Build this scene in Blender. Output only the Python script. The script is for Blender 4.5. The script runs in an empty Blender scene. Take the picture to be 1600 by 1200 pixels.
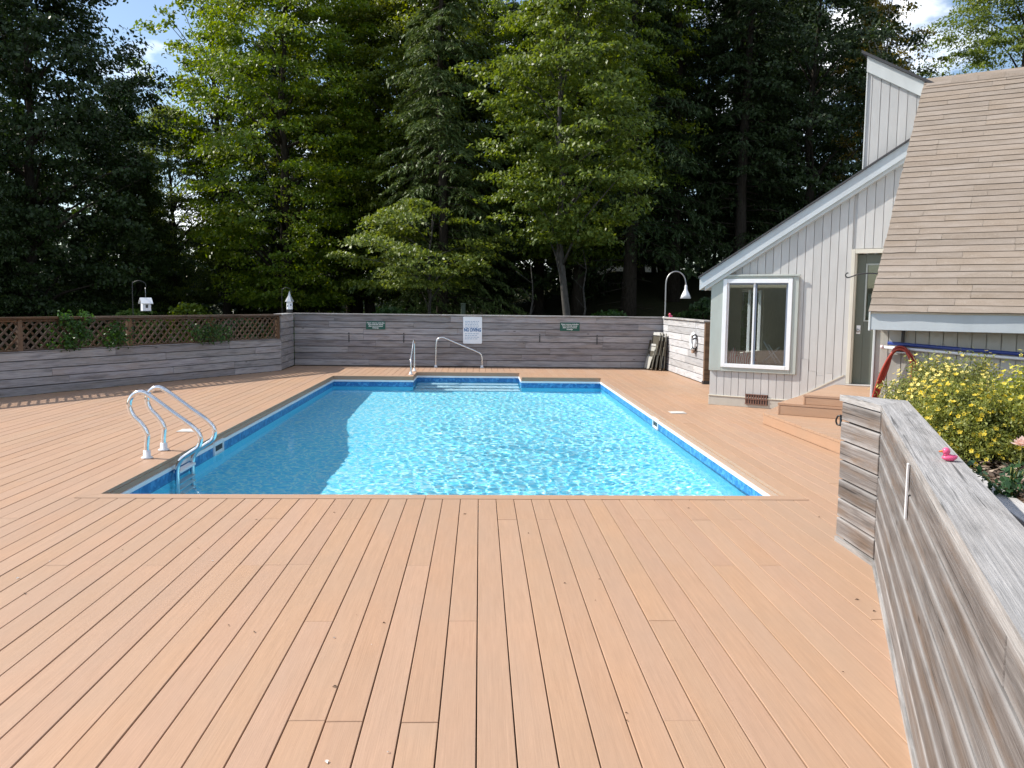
import bpy, bmesh, math, random
import numpy as np
from mathutils import Vector, Matrix
sc = bpy.context.scene
C = sc.collection
R = math.radians
random.seed(7)

# ------------------------------------------------------------------ camera
F, PITCH, YAW, ROLL, EYE = 1356.55, 0.094677, 0.037892, 0.01154, 1.5539
cam = bpy.data.cameras.new('camera'); cam_o = bpy.data.objects.new('camera', cam); C.objects.link(cam_o)
cam.sensor_width = 36.0; cam.lens = 36.0 * F / 1600.0; cam.clip_start = 0.05; cam.clip_end = 3000
fwd = Vector((math.sin(YAW) * math.cos(PITCH), math.cos(YAW) * math.cos(PITCH), -math.sin(PITCH)))
rgt = Vector((math.cos(YAW), -math.sin(YAW), 0)); upv = rgt.cross(fwd)
r2 = rgt * math.cos(ROLL) + upv * math.sin(ROLL); u2 = upv * math.cos(ROLL) - rgt * math.sin(ROLL)
mw = Matrix((r2, u2, -fwd)).transposed().to_4x4(); mw.translation = (0, 0, EYE)
cam_o.matrix_world = mw
sc.camera = cam_o

# ------------------------------------------------------------------ sky, sun, exposure
SUN_H = Vector((-0.96, 0.26)).normalized()      # horizontal direction towards the sun
SUN_EL = R(43.5)
sun_dir = Vector((SUN_H.x * math.cos(SUN_EL), SUN_H.y * math.cos(SUN_EL), math.sin(SUN_EL)))
W = bpy.data.worlds.new('World'); sc.world = W; W.use_nodes = True
wn = W.node_tree; wn.nodes.clear()
wo = wn.nodes.new('ShaderNodeOutputWorld'); bg = wn.nodes.new('ShaderNodeBackground')
sky = wn.nodes.new('ShaderNodeTexSky'); sky.sky_type = 'NISHITA'; sky.sun_disc = False
sky.sun_elevation = SUN_EL; sky.sun_rotation = math.atan2(SUN_H.x, SUN_H.y)
sky.air_density = 1.0; sky.dust_density = 0.6; sky.ozone_density = 1.5
# scattered fair-weather clouds all over the sky
tc = wn.nodes.new('ShaderNodeTexCoord'); mp = wn.nodes.new('ShaderNodeMapping'); mp.inputs['Scale'].default_value = (3.2, 3.2, 7.0)
nz = wn.nodes.new('ShaderNodeTexNoise'); nz.inputs['Scale'].default_value = 1.6; nz.inputs['Detail'].default_value = 7; nz.inputs['Roughness'].default_value = 0.55
cr = wn.nodes.new('ShaderNodeValToRGB'); cr.color_ramp.elements[0].position = 0.50; cr.color_ramp.elements[1].position = 0.64
mx = wn.nodes.new('ShaderNodeMix'); mx.data_type = 'RGBA'; mx.inputs['B'].default_value = (11.0, 11.2, 11.6, 1)
wn.links.new(tc.outputs['Generated'], mp.inputs['Vector']); wn.links.new(mp.outputs['Vector'], nz.inputs['Vector'])
wn.links.new(nz.outputs['Fac'], cr.inputs['Fac']); wn.links.new(cr.outputs['Color'], mx.inputs['Factor'])
wn.links.new(sky.outputs['Color'], mx.inputs['A']); wn.links.new(mx.outputs['Result'], bg.inputs['Color'])
bg.inputs['Strength'].default_value = 0.13
wn.links.new(bg.outputs['Background'], wo.inputs['Surface'])
sl = bpy.data.lights.new('sun', 'SUN'); sl.energy = 5.0; sl.angle = R(0.53); sl.color = (1.0, 0.945, 0.86)
so = bpy.data.objects.new('sun', sl); C.objects.link(so)
so.rotation_euler = (-sun_dir).to_track_quat('-Z', 'Y').to_euler(); so.location = (-20, 10, 20)
sc.view_settings.view_transform = 'Standard'; sc.view_settings.look = 'None'
sc.view_settings.exposure = 0.42; sc.view_settings.gamma = 1.0; sc.view_settings.use_curve_mapping = False
cy = sc.cycles
cy.max_bounces = 11; cy.diffuse_bounces = 6; cy.glossy_bounces = 4; cy.transmission_bounces = 6; cy.transparent_max_bounces = 12
cy.caustics_reflective = False; cy.caustics_refractive = True; cy.blur_glossy = 0.3
cy.sample_clamp_indirect = 6.0; cy.use_denoising = True
try: cy.denoiser = 'OPENIMAGEDENOISE'
except Exception: pass

# ------------------------------------------------------------------ helpers
def link(o, parent=None):
    C.objects.link(o)
    if parent is not None: o.parent = parent
    return o
def tag(o, label=None, cat=None, group=None, kind=None):
    if label: o['label'] = label
    if cat: o['category'] = cat
    if group: o['group'] = group
    if kind: o['kind'] = kind
    return o
def thing(name, label, cat, loc=(0, 0, 0), rz=0.0, group=None):
    o = bpy.data.objects.new(name, None); o.empty_display_size = 0.1
    o.location = loc; o.rotation_euler = (0, 0, rz); link(o)
    return tag(o, label, cat, group)
def mesh(name, verts, faces, m, parent=None, smooth=False, loc=None):
    me = bpy.data.meshes.new(name); me.from_pydata([tuple(v) for v in verts], [], faces); me.update()
    if m: me.materials.append(m)
    if smooth: me.polygons.foreach_set('use_smooth', [True] * len(me.polygons))
    o = bpy.data.objects.new(name, me); link(o, parent)
    if loc is not None: o.location = loc
    return o
CHF = None
def chamfer_box(sx, sy, sz, b):
    """box centred on the origin with chamfered edges: 24 verts, 44 triangles"""
    hx, hy, hz = sx / 2, sy / 2, sz / 2
    b = min(b, hx * .45, hy * .45, hz * .45)
    V = []; idx = {}
    for sxn in (-1, 1):
        for syn in (-1, 1):
            for szn in (-1, 1):
                for ax in range(3):
                    p = [sxn * (hx - b), syn * (hy - b), szn * (hz - b)]
                    s = (sxn, syn, szn); h = (hx, hy, hz)
                    p[ax] = s[ax] * h[ax]
                    idx[(sxn, syn, szn, ax)] = len(V); V.append(tuple(p))
    Fs = []
    for ax in range(3):
        o1, o2 = (ax + 1) % 3, (ax + 2) % 3
        for s in (-1, 1):
            q = []
            for a_, b_ in ((-1, -1), (1, -1), (1, 1), (-1, 1)):
                k = [0, 0, 0]; k[ax] = s; k[o1] = a_; k[o2] = b_
                q.append(idx[(k[0], k[1], k[2], ax)])
            Fs.append(q if s > 0 else q[::-1])
    for ax in range(3):                       # edges along ax
        o1, o2 = (ax + 1) % 3, (ax + 2) % 3
        for a_ in (-1, 1):
            for b_ in (-1, 1):
                k0 = [0, 0, 0]; k0[ax] = -1; k0[o1] = a_; k0[o2] = b_
                k1 = list(k0); k1[ax] = 1
                q = [idx[(*k0, o1)], idx[(*k1, o1)], idx[(*k1, o2)], idx[(*k0, o2)]]
                Fs.append(q if a_ * b_ < 0 else q[::-1])
    for sxn in (-1, 1):
        for syn in (-1, 1):
            for szn in (-1, 1):
                q = [idx[(sxn, syn, szn, a)] for a in range(3)]
                Fs.append(q if sxn * syn * szn > 0 else q[::-1])
    return V, Fs
def box(name, cx, cy_, cz, sx, sy, sz, m, parent=None, b=0.004, rz=0.0):
    """axis-aligned chamfered box in the parent's space, its own origin at its centre"""
    V, Fs = chamfer_box(sx, sy, sz, b)
    o = mesh(name, V, Fs, m, parent, loc=(cx, cy_, cz)); o.rotation_euler = (0, 0, rz); return o
def board(name, p0, p1, nrm, width, thick, m, parent=None, b=0.004):
    """plank from p0 to p1 (centre of its outer face), local x = length, z = outward normal"""
    p0, p1, nrm = Vector(p0), Vector(p1), Vector(nrm).normalized()
    d = (p1 - p0); L = d.length; d.normalize(); y = nrm.cross(d).normalized(); z = d.cross(y)
    V, Fs = chamfer_box(L, width, thick, b)
    o = mesh(name, V, Fs, m, parent)
    M = Matrix((d, y, z)).transposed().to_4x4(); M.translation = (p0 + p1) / 2 - z * thick / 2
    o.matrix_local = M
    return o
def prism(name, poly, z0, z1, m, parent=None, along=None):
    """vertical prism over a 2-D polygon; origin at centroid; optional local x axis along a direction"""
    P = [Vector((p[0], p[1])) for p in poly]
    a = sum((P[i].x * P[(i + 1) % len(P)].y - P[(i + 1) % len(P)].x * P[i].y) for i in range(len(P)))
    if a < 0: P = P[::-1]
    c = sum(P, Vector((0, 0))) / len(P)
    ang = math.atan2(along[1], along[0]) if along is not None else 0.0
    ca, sa = math.cos(-ang), math.sin(-ang)
    Q = [((p - c).x * ca - (p - c).y * sa, (p - c).x * sa + (p - c).y * ca) for p in P]
    n = len(Q); h = (z1 - z0) / 2
    V = [(x, y, -h) for x, y in Q] + [(x, y, h) for x, y in Q]
    Fs = [list(range(n))[::-1], list(range(n, 2 * n))] + [[i, (i + 1) % n, n + (i + 1) % n, n + i] for i in range(n)]
    o = mesh(name, V, Fs, m, parent, loc=(c.x, c.y, (z0 + z1) / 2)); o.rotation_euler = (0, 0, ang)
    return o
def xprism(name, poly, y0, y1, m, parent=None):
    """prism over a polygon in the local x-z plane, from y0 to y1"""
    n = len(poly)
    a = sum(poly[i][0] * poly[(i + 1) % n][1] - poly[(i + 1) % n][0] * poly[i][1] for i in range(n))
    if a < 0: poly = poly[::-1]
    cx = sum(p[0] for p in poly) / n; cz = sum(p[1] for p in poly) / n; cyy = (y0 + y1) / 2; h = abs(y1 - y0) / 2
    V = [(p[0] - cx, -h, p[1] - cz) for p in poly] + [(p[0] - cx, h, p[1] - cz) for p in poly]
    Fs = [list(range(n)), list(range(n, 2 * n))[::-1]] + [[i, n + i, n + (i + 1) % n, (i + 1) % n] for i in range(n)]
    return mesh(name, V, Fs, m, parent, loc=(cx, cyy, cz))
def tube_data(pts, rad, segs=10, cap=True):
    pts = [Vector(p) for p in pts]; n = len(pts)
    if not hasattr(rad, '__len__'): rad = [rad] * n
    V, Fs = [], []
    t0 = (pts[1] - pts[0]).normalized()
    ref = Vector((0, 0, 1)) if abs(t0.z) < .9 else Vector((1, 0, 0))
    nx = t0.cross(ref).normalized()
    for i in range(n):
        t = (pts[min(i + 1, n - 1)] - pts[max(i - 1, 0)]).normalized()
        nx = (nx - t * nx.dot(t)).normalized(); ny = t.cross(nx)
        for k in range(segs):
            a = 2 * math.pi * k / segs
            V.append(pts[i] + (nx * math.cos(a) + ny * math.sin(a)) * rad[i])
    for i in range(n - 1):
        for k in range(segs):
            k2 = (k + 1) % segs
            Fs.append([i * segs + k, i * segs + k2, (i + 1) * segs + k2, (i + 1) * segs + k])
    if cap:
        Fs.append(list(range(segs))[::-1]); Fs.append([(n - 1) * segs + k for k in range(segs)])
    return V, Fs
def tube(name, pts, rad, m, parent=None, segs=10, loc=None):
    V, Fs = tube_data(pts, rad, segs); return mesh(name, V, Fs, m, parent, smooth=True, loc=loc)
def join_data(parts):
    V, Fs = [], []
    for v, f in parts:
        o = len(V); V += list(v); Fs += [[i + o for i in q] for q in f]
    return V, Fs
def lathe_data(prof, segs=20, c=(0, 0, 0)):
    V, Fs = [], []
    for r, z in prof:
        for k in range(segs):
            a = 2 * math.pi * k / segs; V.append(Vector((c[0] + r * math.cos(a), c[1] + r * math.sin(a), c[2] + z)))
    for i in range(len(prof) - 1):
        for k in range(segs):
            k2 = (k + 1) % segs; Fs.append([i * segs + k, i * segs + k2, (i + 1) * segs + k2, (i + 1) * segs + k])
    Fs.append(list(range(segs))[::-1]); Fs.append([(len(prof) - 1) * segs + k for k in range(segs)])
    return V, Fs
def smooth_path(pts, n=6):
    """Catmull-Rom through the points"""
    P = [Vector(p) for p in pts]; P = [P[0] * 2 - P[1]] + P + [P[-1] * 2 - P[-2]]; out = []
    for i in range(1, len(P) - 2):
        for k in range(n):
            t = k / n; a, b, c, d = P[i - 1], P[i], P[i + 1], P[i + 2]
            out.append(0.5 * ((2 * b) + (c - a) * t + (2 * a - 5 * b + 4 * c - d) * t * t + (3 * b - a - 3 * c + d) * t ** 3))
    out.append(P[-2]); return out
def box_data(c, s):
    x, y, z = c; a, b, d = s[0] / 2, s[1] / 2, s[2] / 2
    V = [(x + i * a, y + j * b, z + k * d) for i in (-1, 1) for j in (-1, 1) for k in (-1, 1)]
    return V, [[0, 1, 3, 2], [4, 6, 7, 5], [0, 4, 5, 1], [2, 3, 7, 6], [0, 2, 6, 4], [1, 5, 7, 3]]
def clip_poly(P, p, n):
    """keep the side where (x-p).n >= 0"""
    out = []
    for i in range(len(P)):
        a, b = P[i], P[(i + 1) % len(P)]
        da, db = (a - p).dot(n), (b - p).dot(n)
        if da >= 0: out.append(a)
        if da * db < 0: out.append(a + (b - a) * (da / (da - db)))
    return out
def plank_polygon(name, poly, d, width, gap, z0, z1, m, parent, off=0.0):
    d = Vector(d).normalized(); n = Vector((-d.y, d.x)); P = [Vector((p[0], p[1])) for p in poly]
    t = [p.dot(n) for p in P]; k = math.floor((min(t) - off) / width); out = []
    while off + k * width < max(t):
        a = off + k * width + gap / 2; b = off + (k + 1) * width - gap / 2
        Q = clip_poly(P, n * a, n)
        if len(Q) > 2: Q = clip_poly(Q, n * b, -n)
        if len(Q) > 2:
            A = abs(sum(Q[i].x * Q[(i + 1) % len(Q)].y - Q[(i + 1) % len(Q)].x * Q[i].y for i in range(len(Q)))) / 2
            if A > 0.002: out.append(prism(name, Q, z0, z1, m, parent, along=d))
        k += 1
    return out
def text_mesh(name, body, size, m, M, parent=None, align='CENTER', bold=0.0):
    cu = bpy.data.curves.new('txt', 'FONT'); cu.body = body; cu.size = size; cu.align_x = align; cu.align_y = 'CENTER'
    cu.offset = bold; cu.extrude = 0.0012; cu.resolution_u = 2
    t = bpy.data.objects.new('txt', cu); C.objects.link(t)
    dg = bpy.context.evaluated_depsgraph_get(); me = bpy.data.meshes.new_from_object(t.evaluated_get(dg))
    bpy.data.objects.remove(t); bpy.data.curves.remove(cu)
    me.materials.clear(); me.materials.append(m)
    o = bpy.data.objects.new(name, me); link(o, parent); o.matrix_local = M; return o

# ------------------------------------------------------------------ materials
class NT:
    def __init__(s, name):
        s.m = bpy.data.materials.new(name); s.m.use_nodes = True; s.t = s.m.node_tree
        s.b = s.t.nodes['Principled BSDF']; s.out = s.t.nodes['Material Output']
    def n(s, t, **kw):
        x = s.t.nodes.new('ShaderNode' + t)
        for k, v in kw.items():
            if k in x.inputs: x.inputs[k].default_value = v
            else: setattr(x, k, v)
        return x
    def l(s, a, b): s.t.links.new(a, b)
    def obj(s, scale=(1, 1, 1), rnd=True):
        tcx = s.n('TexCoord'); mpx = s.n('Mapping'); mpx.inputs['Scale'].default_value = scale
        if rnd:
            oi = s.n('ObjectInfo'); mul = s.n('Math', operation='MULTIPLY'); mul.inputs[1].default_value = 137.0
            s.l(oi.outputs['Random'], mul.inputs[0]); ad = s.n('VectorMath', operation='ADD')
            s.l(tcx.outputs['Object'], ad.inputs[0]); s.l(mul.outputs[0], ad.inputs[1]); s.l(ad.outputs[0], mpx.inputs['Vector'])
        else: s.l(tcx.outputs['Object'], mpx.inputs['Vector'])
        return mpx.outputs['Vector']
    def noise(s, vec, scale, detail=4, rough=.55, dist=0):
        x = s.n('TexNoise'); x.inputs['Scale'].default_value = scale; x.inputs['Detail'].default_value = detail
        x.inputs['Roughness'].default_value = rough; x.inputs['Distortion'].default_value = dist
        if vec is not None: s.l(vec, x.inputs['Vector'])
        return x.outputs['Fac']
    def ramp(s, fac, stops):
        x = s.n('ValToRGB'); e = x.color_ramp.elements
        while len(e) < len(stops): e.new(0.5)
        for i, (p, c) in enumerate(stops):
            e[i].position = p; e[i].color = (*c, 1) if len(c) == 3 else c
        s.l(fac, x.inputs['Fac']); return x.outputs['Color']
    def mix(s, fac, a, b, mode='MIX'):
        x = s.n('Mix', data_type='RGBA', blend_type=mode)
        for k, v in (('Factor', fac), ('A', a), ('B', b)):
            if isinstance(v, (int, float)): x.inputs[k].default_value = v
            elif isinstance(v, tuple): x.inputs[k].default_value = (*v, 1) if len(v) == 3 else v
            else: s.l(v, x.inputs[k])
        return x.outputs['Result']
    def rand(s, lo, hi, seed=0.0):
        oi = s.n('ObjectInfo'); src = oi.outputs['Random']
        if seed:
            a = s.n('Math', operation='MULTIPLY'); a.inputs[1].default_value = 57.31 * seed; s.l(src, a.inputs[0])
            f = s.n('Math', operation='FRACT'); s.l(a.outputs[0], f.inputs[0]); src = f.outputs[0]
        x = s.n('MapRange'); x.inputs['To Min'].default_value = lo; x.inputs['To Max'].default_value = hi
        s.l(src, x.inputs['Value']); return x.outputs['Result']
    def hsv(s, col, h=None, sat=None, val=None):
        x = s.n('HueSaturation'); s.l(col, x.inputs['Color'])
        for k, v in (('Hue', h), ('Saturation', sat), ('Value', val)):
            if v is None: continue
            if isinstance(v, (int, float)): x.inputs[k].default_value = v
            else: s.l(v, x.inputs[k])
        return x.outputs['Color']
    def bump(s, h, dist=.01, strength=.5, nrm=None):
        x = s.n('Bump'); x.inputs['Distance'].default_value = dist; x.inputs['Strength'].default_value = strength
        s.l(h, x.inputs['Height'])
        if nrm is not None: s.l(nrm, x.inputs['Normal'])
        return x.outputs['Normal']
    def done(s, col=None, rough=.6, nrm=None, metal=0.0, spec=None):
        if col is not None:
            if isinstance(col, tuple): s.b.inputs['Base Color'].default_value = (*col, 1)
            else: s.l(col, s.b.inputs['Base Color'])
        if isinstance(rough, (int, float)): s.b.inputs['Roughness'].default_value = rough
        else: s.l(rough, s.b.inputs['Roughness'])
        s.b.inputs['Metallic'].default_value = metal
        if spec is not None: s.b.inputs['Specular IOR Level'].default_value = spec
        if nrm is not None: s.l(nrm, s.b.inputs['Normal'])
        return s.m
def plain(name, col, rough=.5, metal=0.0, spec=None, var=0.08):
    s = NT(name); v = s.obj()
    f = s.noise(v, 9, 4); c = s.ramp(f, [(.3, tuple(x * (1 - var) for x in col)), (.7, tuple(min(1, x * (1 + var)) for x in col))])
    return s.done(c, rough, s.bump(s.noise(v, 60, 2), .001, .2), metal, spec)

def mat_deck():
    s = NT('deck_composite'); v = s.obj((1.2, 22, 22)); v2 = s.obj((.5, 2.0, 2.0)); v3 = s.obj((9, 9, 9))
    g = s.noise(v, 3.0, 6, .7); c = s.ramp(g, [(.25, (.365, .223, .140)), (.75, (.462, .286, .182))])
    b = s.noise(v2, 2.0, 4, .6); c = s.mix(s.ramp(b, [(.4, (0, 0, 0)), (.72, (.5, .5, .5))]), c, (.395, .265, .185))
    sp = s.noise(v3, 6.0, 2, .5); c = s.mix(s.ramp(sp, [(.77, (0, 0, 0)), (.82, (.45, .45, .45))]), c, (.30, .19, .13))
    c = s.hsv(c, s.rand(.498, .502, 3), s.rand(.96, 1.03, 5), s.rand(.965, 1.025))
    tg = s.n('NewGeometry'); wm = s.noise(tg.outputs['Position'], .55, 5, .6); c = s.mix(s.ramp(wm, [(.44, (0, 0, 0)), (.66, (.40, .40, .40))]), c, (.335, .235, .165))   # old water marks and fading
    h = s.noise(s.obj((.6, 90, 90)), 2.0, 3, .7)
    return s.done(c, .52, s.bump(h, .0025, .35), spec=.42)
def mat_grey_wood(name, dark, light, warm, warmth=.35, rough=.8, streak=1.0, edge=None):
    s = NT(name); v = s.obj((1.0, 42, 42)); v2 = s.obj((1.1, 7, 7)); v3 = s.obj((.7, 4.5, 4.5))
    g = s.noise(v, 2.6, 9, .72, .35); c = s.ramp(g, [(.31, dark), (.5, tuple((a + b) / 2 for a, b in zip(dark, light))), (.70, light)])
    b = s.noise(v2, 1.5, 5, .6); c = s.mix(s.ramp(b, [(.47, (0, 0, 0)), (.62, (warmth,) * 3)]), c, warm)
    st = s.noise(v3, 3.0, 4, .6); c = s.mix(s.ramp(st, [(.50, (0, 0, 0)), (.68, (.62 * streak,) * 3)]), c, tuple(x * .5 for x in dark))
    # drying checks along the grain
    ck = s.noise(s.obj((.9, 46, 46)), 1.3, 3, .5, .6); c = s.mix(s.ramp(ck, [(.30, (.8, .8, .8)), (.36, (0, 0, 0))]), c, tuple(x * .35 for x in dark))
    if edge:                                   # plank edges weather to silver first
        tcx = s.n('TexCoord'); sx = s.n('SeparateXYZ'); s.l(tcx.outputs['Object'], sx.inputs[0]); ab = s.n('Math', operation='ABSOLUTE'); s.l(sx.outputs['Y'], ab.inputs[0])
        wob = s.noise(s.obj((1.5, 6, 6)), 2.0, 3); wm = s.n('Math', operation='MULTIPLY_ADD'); wm.inputs[1].default_value = .05; s.l(wob, wm.inputs[0]); s.l(ab.outputs[0], wm.inputs[2])
        c = s.mix(s.ramp(wm.outputs[0], [(.058, (0, 0, 0)), (.085, (.7, .7, .7))]), c, edge)
    # knots
    kn = s.n('TexVoronoi'); s.l(s.obj((1.0, 3.2, 3.2)), kn.inputs['Vector']); kn.inputs['Scale'].default_value = 1.7
    c = s.mix(s.ramp(kn.outputs['Distance'], [(.035, (.75, .75, .75)), (.075, (0, 0, 0))]), c, (.05, .04, .035))
    c = s.hsv(c, .5, s.rand(.75, 1.35, 3), s.rand(.76, 1.2))
    h = s.noise(s.obj((1.0, 60, 60)), 2.2, 5, .7)
    return s.done(c, rough, s.bump(h, .006, .6), spec=.25)
def mat_paint(name, col, grain=1.0, var=.06, vertical=True, rough=.62):
    s = NT(name); sc_ = (26, 26, 1.6) if vertical else (1.6, 26, 26)
    g = s.noise(s.obj(sc_), 2.0, 5, .65); w = s.noise(s.obj((3, 3, 1.2)), 1.6, 4, .6)
    c = s.ramp(w, [(.3, tuple(x * (1 - var) for x in col)), (.7, tuple(x * (1 + var) for x in col))])
    d = s.noise(s.obj((6, 6, 6)), 3.0, 5, .7); c = s.mix(s.ramp(d, [(.66, (0, 0, 0)), (.8, (.35, .35, .35))]), c, tuple(x * .7 for x in col))
    c = s.hsv(c, .5, s.rand(.9, 1.1, 3), s.rand(.95, 1.04))
    saw = s.noise(s.obj((4, 4, 70)), 2.0, 2, .5)
    n1 = s.bump(g, .003, .5 * grain); n2 = s.bump(saw, .0015, .35 * grain, n1)
    return s.done(c, rough, n2, spec=.3)
def mat_shingle():
    s = NT('asphalt_shingle'); v = s.obj((1, 1, 1))
    g = s.noise(v, 260, 2, .6); c = s.ramp(g, [(.3, (.165, .13, .10)), (.7, (.33, .275, .225))])
    b = s.noise(s.obj((1.2, 4, 4)), 2.5, 4, .6); c = s.mix(s.ramp(b, [(.42, (0, 0, 0)), (.7, (.55, .55, .55))]), c, (.33, .285, .25))
    lv = s.noise(s.obj((5, 5, 5), False), 9, 4, .7); c = s.mix(s.ramp(lv, [(.66, (0, 0, 0)), (.73, (.75, .75, .75))]), c, (.50, .47, .40))
    c = s.hsv(c, .5, s.rand(.92, 1.06, 3), s.rand(.93, 1.06))
    return s.done(c, .92, s.bump(g, .003, .6), spec=.15)
def mat_metal(name, col=(.78, .79, .8), rough=.12):
    s = NT(name); v = s.obj((1, 1, 1)); f = s.noise(v, 30, 3)
    r = s.n('MapRange'); r.inputs['To Min'].default_value = rough * .7; r.inputs['To Max'].default_value = rough * 1.5; s.l(f, r.inputs['Value'])
    return s.done(col, r.outputs['Result'], None, 1.0)
def mat_leaf(name, a, b, glow=.35, spec=.35, rough=.45, yellow=None):
    s = NT(name); ge = s.n('NewGeometry'); isl = ge.outputs['Random Per Island']
    c = s.ramp(isl, [(0, a), (1, b)])
    w = s.noise(s.obj((1, 1, 1), False), .9, 3); 
    if yellow: c = s.mix(s.ramp(w, [(.52, (0, 0, 0)), (.7, (.6, .6, .6))]), c, yellow)
    c = s.hsv(c, s.rand(.488, .512, 3), s.rand(.9, 1.1, 5), s.rand(.85, 1.15))
    s.done(c, rough, None, 0, spec)
    tr = s.n('BsdfTranslucent'); tcol = s.hsv(c, .485, 1.15, 1.5); s.l(tcol, tr.inputs['Color'])
    mxs = s.n('MixShader'); mxs.inputs[0].default_value = glow
    s.l(s.b.outputs[0], mxs.inputs[1]); s.l(tr.outputs[0], mxs.inputs[2]); s.l(mxs.outputs[0], s.out.inputs['Surface'])
    return s.m
def mat_bark(name, a, b, sc_=(14, 14, 3)):
    s = NT(name); f = s.noise(s.obj(sc_), 2.0, 6, .7); c = s.ramp(f, [(.3, a), (.7, b)])
    return s.done(c, .9, s.bump(f, .02, .8), spec=.1)
def mat_birch():
    s = NT('birch_bark'); f = s.noise(s.obj((2.5, 2.5, 22)), 1.6, 4, .6); c = s.ramp(f, [(.4, (.06, .05, .045)), (.5, (.62, .59, .54)), (1, (.72, .70, .66))])
    return s.done(c, .75, s.bump(f, .004, .4), spec=.2)
def mat_ground():
    s = NT('forest_floor'); v = s.obj((1, 1, 1), False)
    a = s.noise(v, .8, 6, .6); b = s.noise(v, 14, 5, .7)
    c = s.mix(a, (.045, .034, .022), (.035, .055, .018)); c = s.mix(s.ramp(b, [(.45, (0, 0, 0)), (.75, (.8, .8, .8))]), c, (.085, .062, .038))
    return s.done(c, .95, s.bump(b, .05, .7), spec=.1)
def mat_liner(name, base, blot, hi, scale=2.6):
    """printed vinyl pool liner: mottled pebble print, its pale net also painting in caustic light"""
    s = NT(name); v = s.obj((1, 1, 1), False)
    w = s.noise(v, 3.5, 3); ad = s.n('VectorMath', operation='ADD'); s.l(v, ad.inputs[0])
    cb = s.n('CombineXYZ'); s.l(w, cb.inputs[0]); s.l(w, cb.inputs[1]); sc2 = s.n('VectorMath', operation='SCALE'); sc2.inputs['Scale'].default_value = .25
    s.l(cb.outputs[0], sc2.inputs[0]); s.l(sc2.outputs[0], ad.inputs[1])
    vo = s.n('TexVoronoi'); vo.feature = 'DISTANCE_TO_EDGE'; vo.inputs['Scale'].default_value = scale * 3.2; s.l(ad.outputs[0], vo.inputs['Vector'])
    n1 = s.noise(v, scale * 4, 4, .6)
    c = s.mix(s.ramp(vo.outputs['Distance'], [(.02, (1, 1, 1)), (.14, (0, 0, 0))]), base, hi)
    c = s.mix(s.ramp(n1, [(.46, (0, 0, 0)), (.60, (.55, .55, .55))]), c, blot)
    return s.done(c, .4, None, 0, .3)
def mat_border():
    """printed tile band of the liner"""
    s = NT('liner_tile_band'); v = s.obj((1, 1, 1), False); vo = s.n('TexVoronoi'); vo.inputs['Scale'].default_value = 22; s.l(v, vo.inputs['Vector'])
    c = s.ramp(vo.outputs['Color'], [(.25, (.02, .14, .36)), (.55, (.035, .20, .46)), (.8, (.07, .29, .56))])
    return s.done(c, .35, None, 0, .35)
def mat_water():
    s = NT('pool_water'); s.t.nodes.remove(s.b)
    g = s.n('BsdfRefraction'); g.inputs['IOR'].default_value = 1.33; g.inputs['Roughness'].default_value = 0.0; g.inputs['Color'].default_value = (.90, .985, 1.0, 1)
    gl = s.n('BsdfGlossy'); gl.inputs['Roughness'].default_value = 0.0; fr = s.n('Fresnel'); fr.inputs['IOR'].default_value = 1.33
    k = s.n('Math', operation='MULTIPLY'); k.inputs[1].default_value = .38; s.l(fr.outputs[0], k.inputs[0])      # glare cut as by the lens filter
    mxs = s.n('MixShader'); s.l(k.outputs[0], mxs.inputs[0]); s.l(g.outputs[0], mxs.inputs[1]); s.l(gl.outputs[0], mxs.inputs[2])
    s.l(mxs.outputs[0], s.out.inputs['Surface']); return s.m
def mat_glass():
    s = NT('window_glass'); s.t.nodes.remove(s.b)
    tr = s.n('BsdfTransparent'); tr.inputs['Color'].default_value = (.80, .84, .84, 1)
    gl = s.n('BsdfGlossy'); gl.inputs['Roughness'].default_value = .015; gl.inputs['Color'].default_value = (1, 1, 1, 1)
    fr = s.n('Fresnel'); fr.inputs['IOR'].default_value = 1.55
    k = s.n('Math', operation='MULTIPLY_ADD'); k.inputs[1].default_value = 1.0; k.inputs[2].default_value = .05; s.l(fr.outputs[0], k.inputs[0])
    mxs = s.n('MixShader'); s.l(k.outputs[0], mxs.inputs[0]); s.l(tr.outputs[0], mxs.inputs[1]); s.l(gl.outputs[0], mxs.inputs[2])
    s.l(mxs.outputs[0], s.out.inputs['Surface']); return s.m
def mat_mulch():
    s = NT('bark_mulch'); v = s.obj((1, 1, 1), False); vo = s.n('TexVoronoi'); vo.inputs['Scale'].default_value = 38; s.l(v, vo.inputs['Vector'])
    c = s.ramp(vo.outputs['Color'], [(.2, (.06, .035, .02)), (.5, (.13, .085, .055)), (.85, (.26, .20, .15))])
    return s.done(c, .95, s.bump(vo.outputs['Distance'], .03, 1.0), spec=.1)

M = {}
M['deck'] = mat_deck()
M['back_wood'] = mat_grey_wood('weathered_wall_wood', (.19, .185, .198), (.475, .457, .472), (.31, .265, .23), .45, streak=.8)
M['whitish'] = mat_grey_wood('whitish_wall_wood', (.33, .33, .34), (.58, .58, .595), (.46, .44, .42), .35, streak=.6)  # paler grey than the back wall planks
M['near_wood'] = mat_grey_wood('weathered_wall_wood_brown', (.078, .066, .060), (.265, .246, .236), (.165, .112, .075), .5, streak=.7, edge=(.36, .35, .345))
M['cap_wood'] = mat_grey_wood('weathered_cap_wood', (.20, .195, .19), (.55, .535, .525), (.40, .37, .345), .3, streak=.85)
M['lattice'] = mat_grey_wood('brown_lattice_wood', (.065, .042, .030), (.155, .108, .078), (.11, .066, .042), .4)
M['post'] = mat_grey_wood('brown_post_wood', (.10, .06, .035), (.20, .13, .085), (.17, .10, .06), .4)
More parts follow.
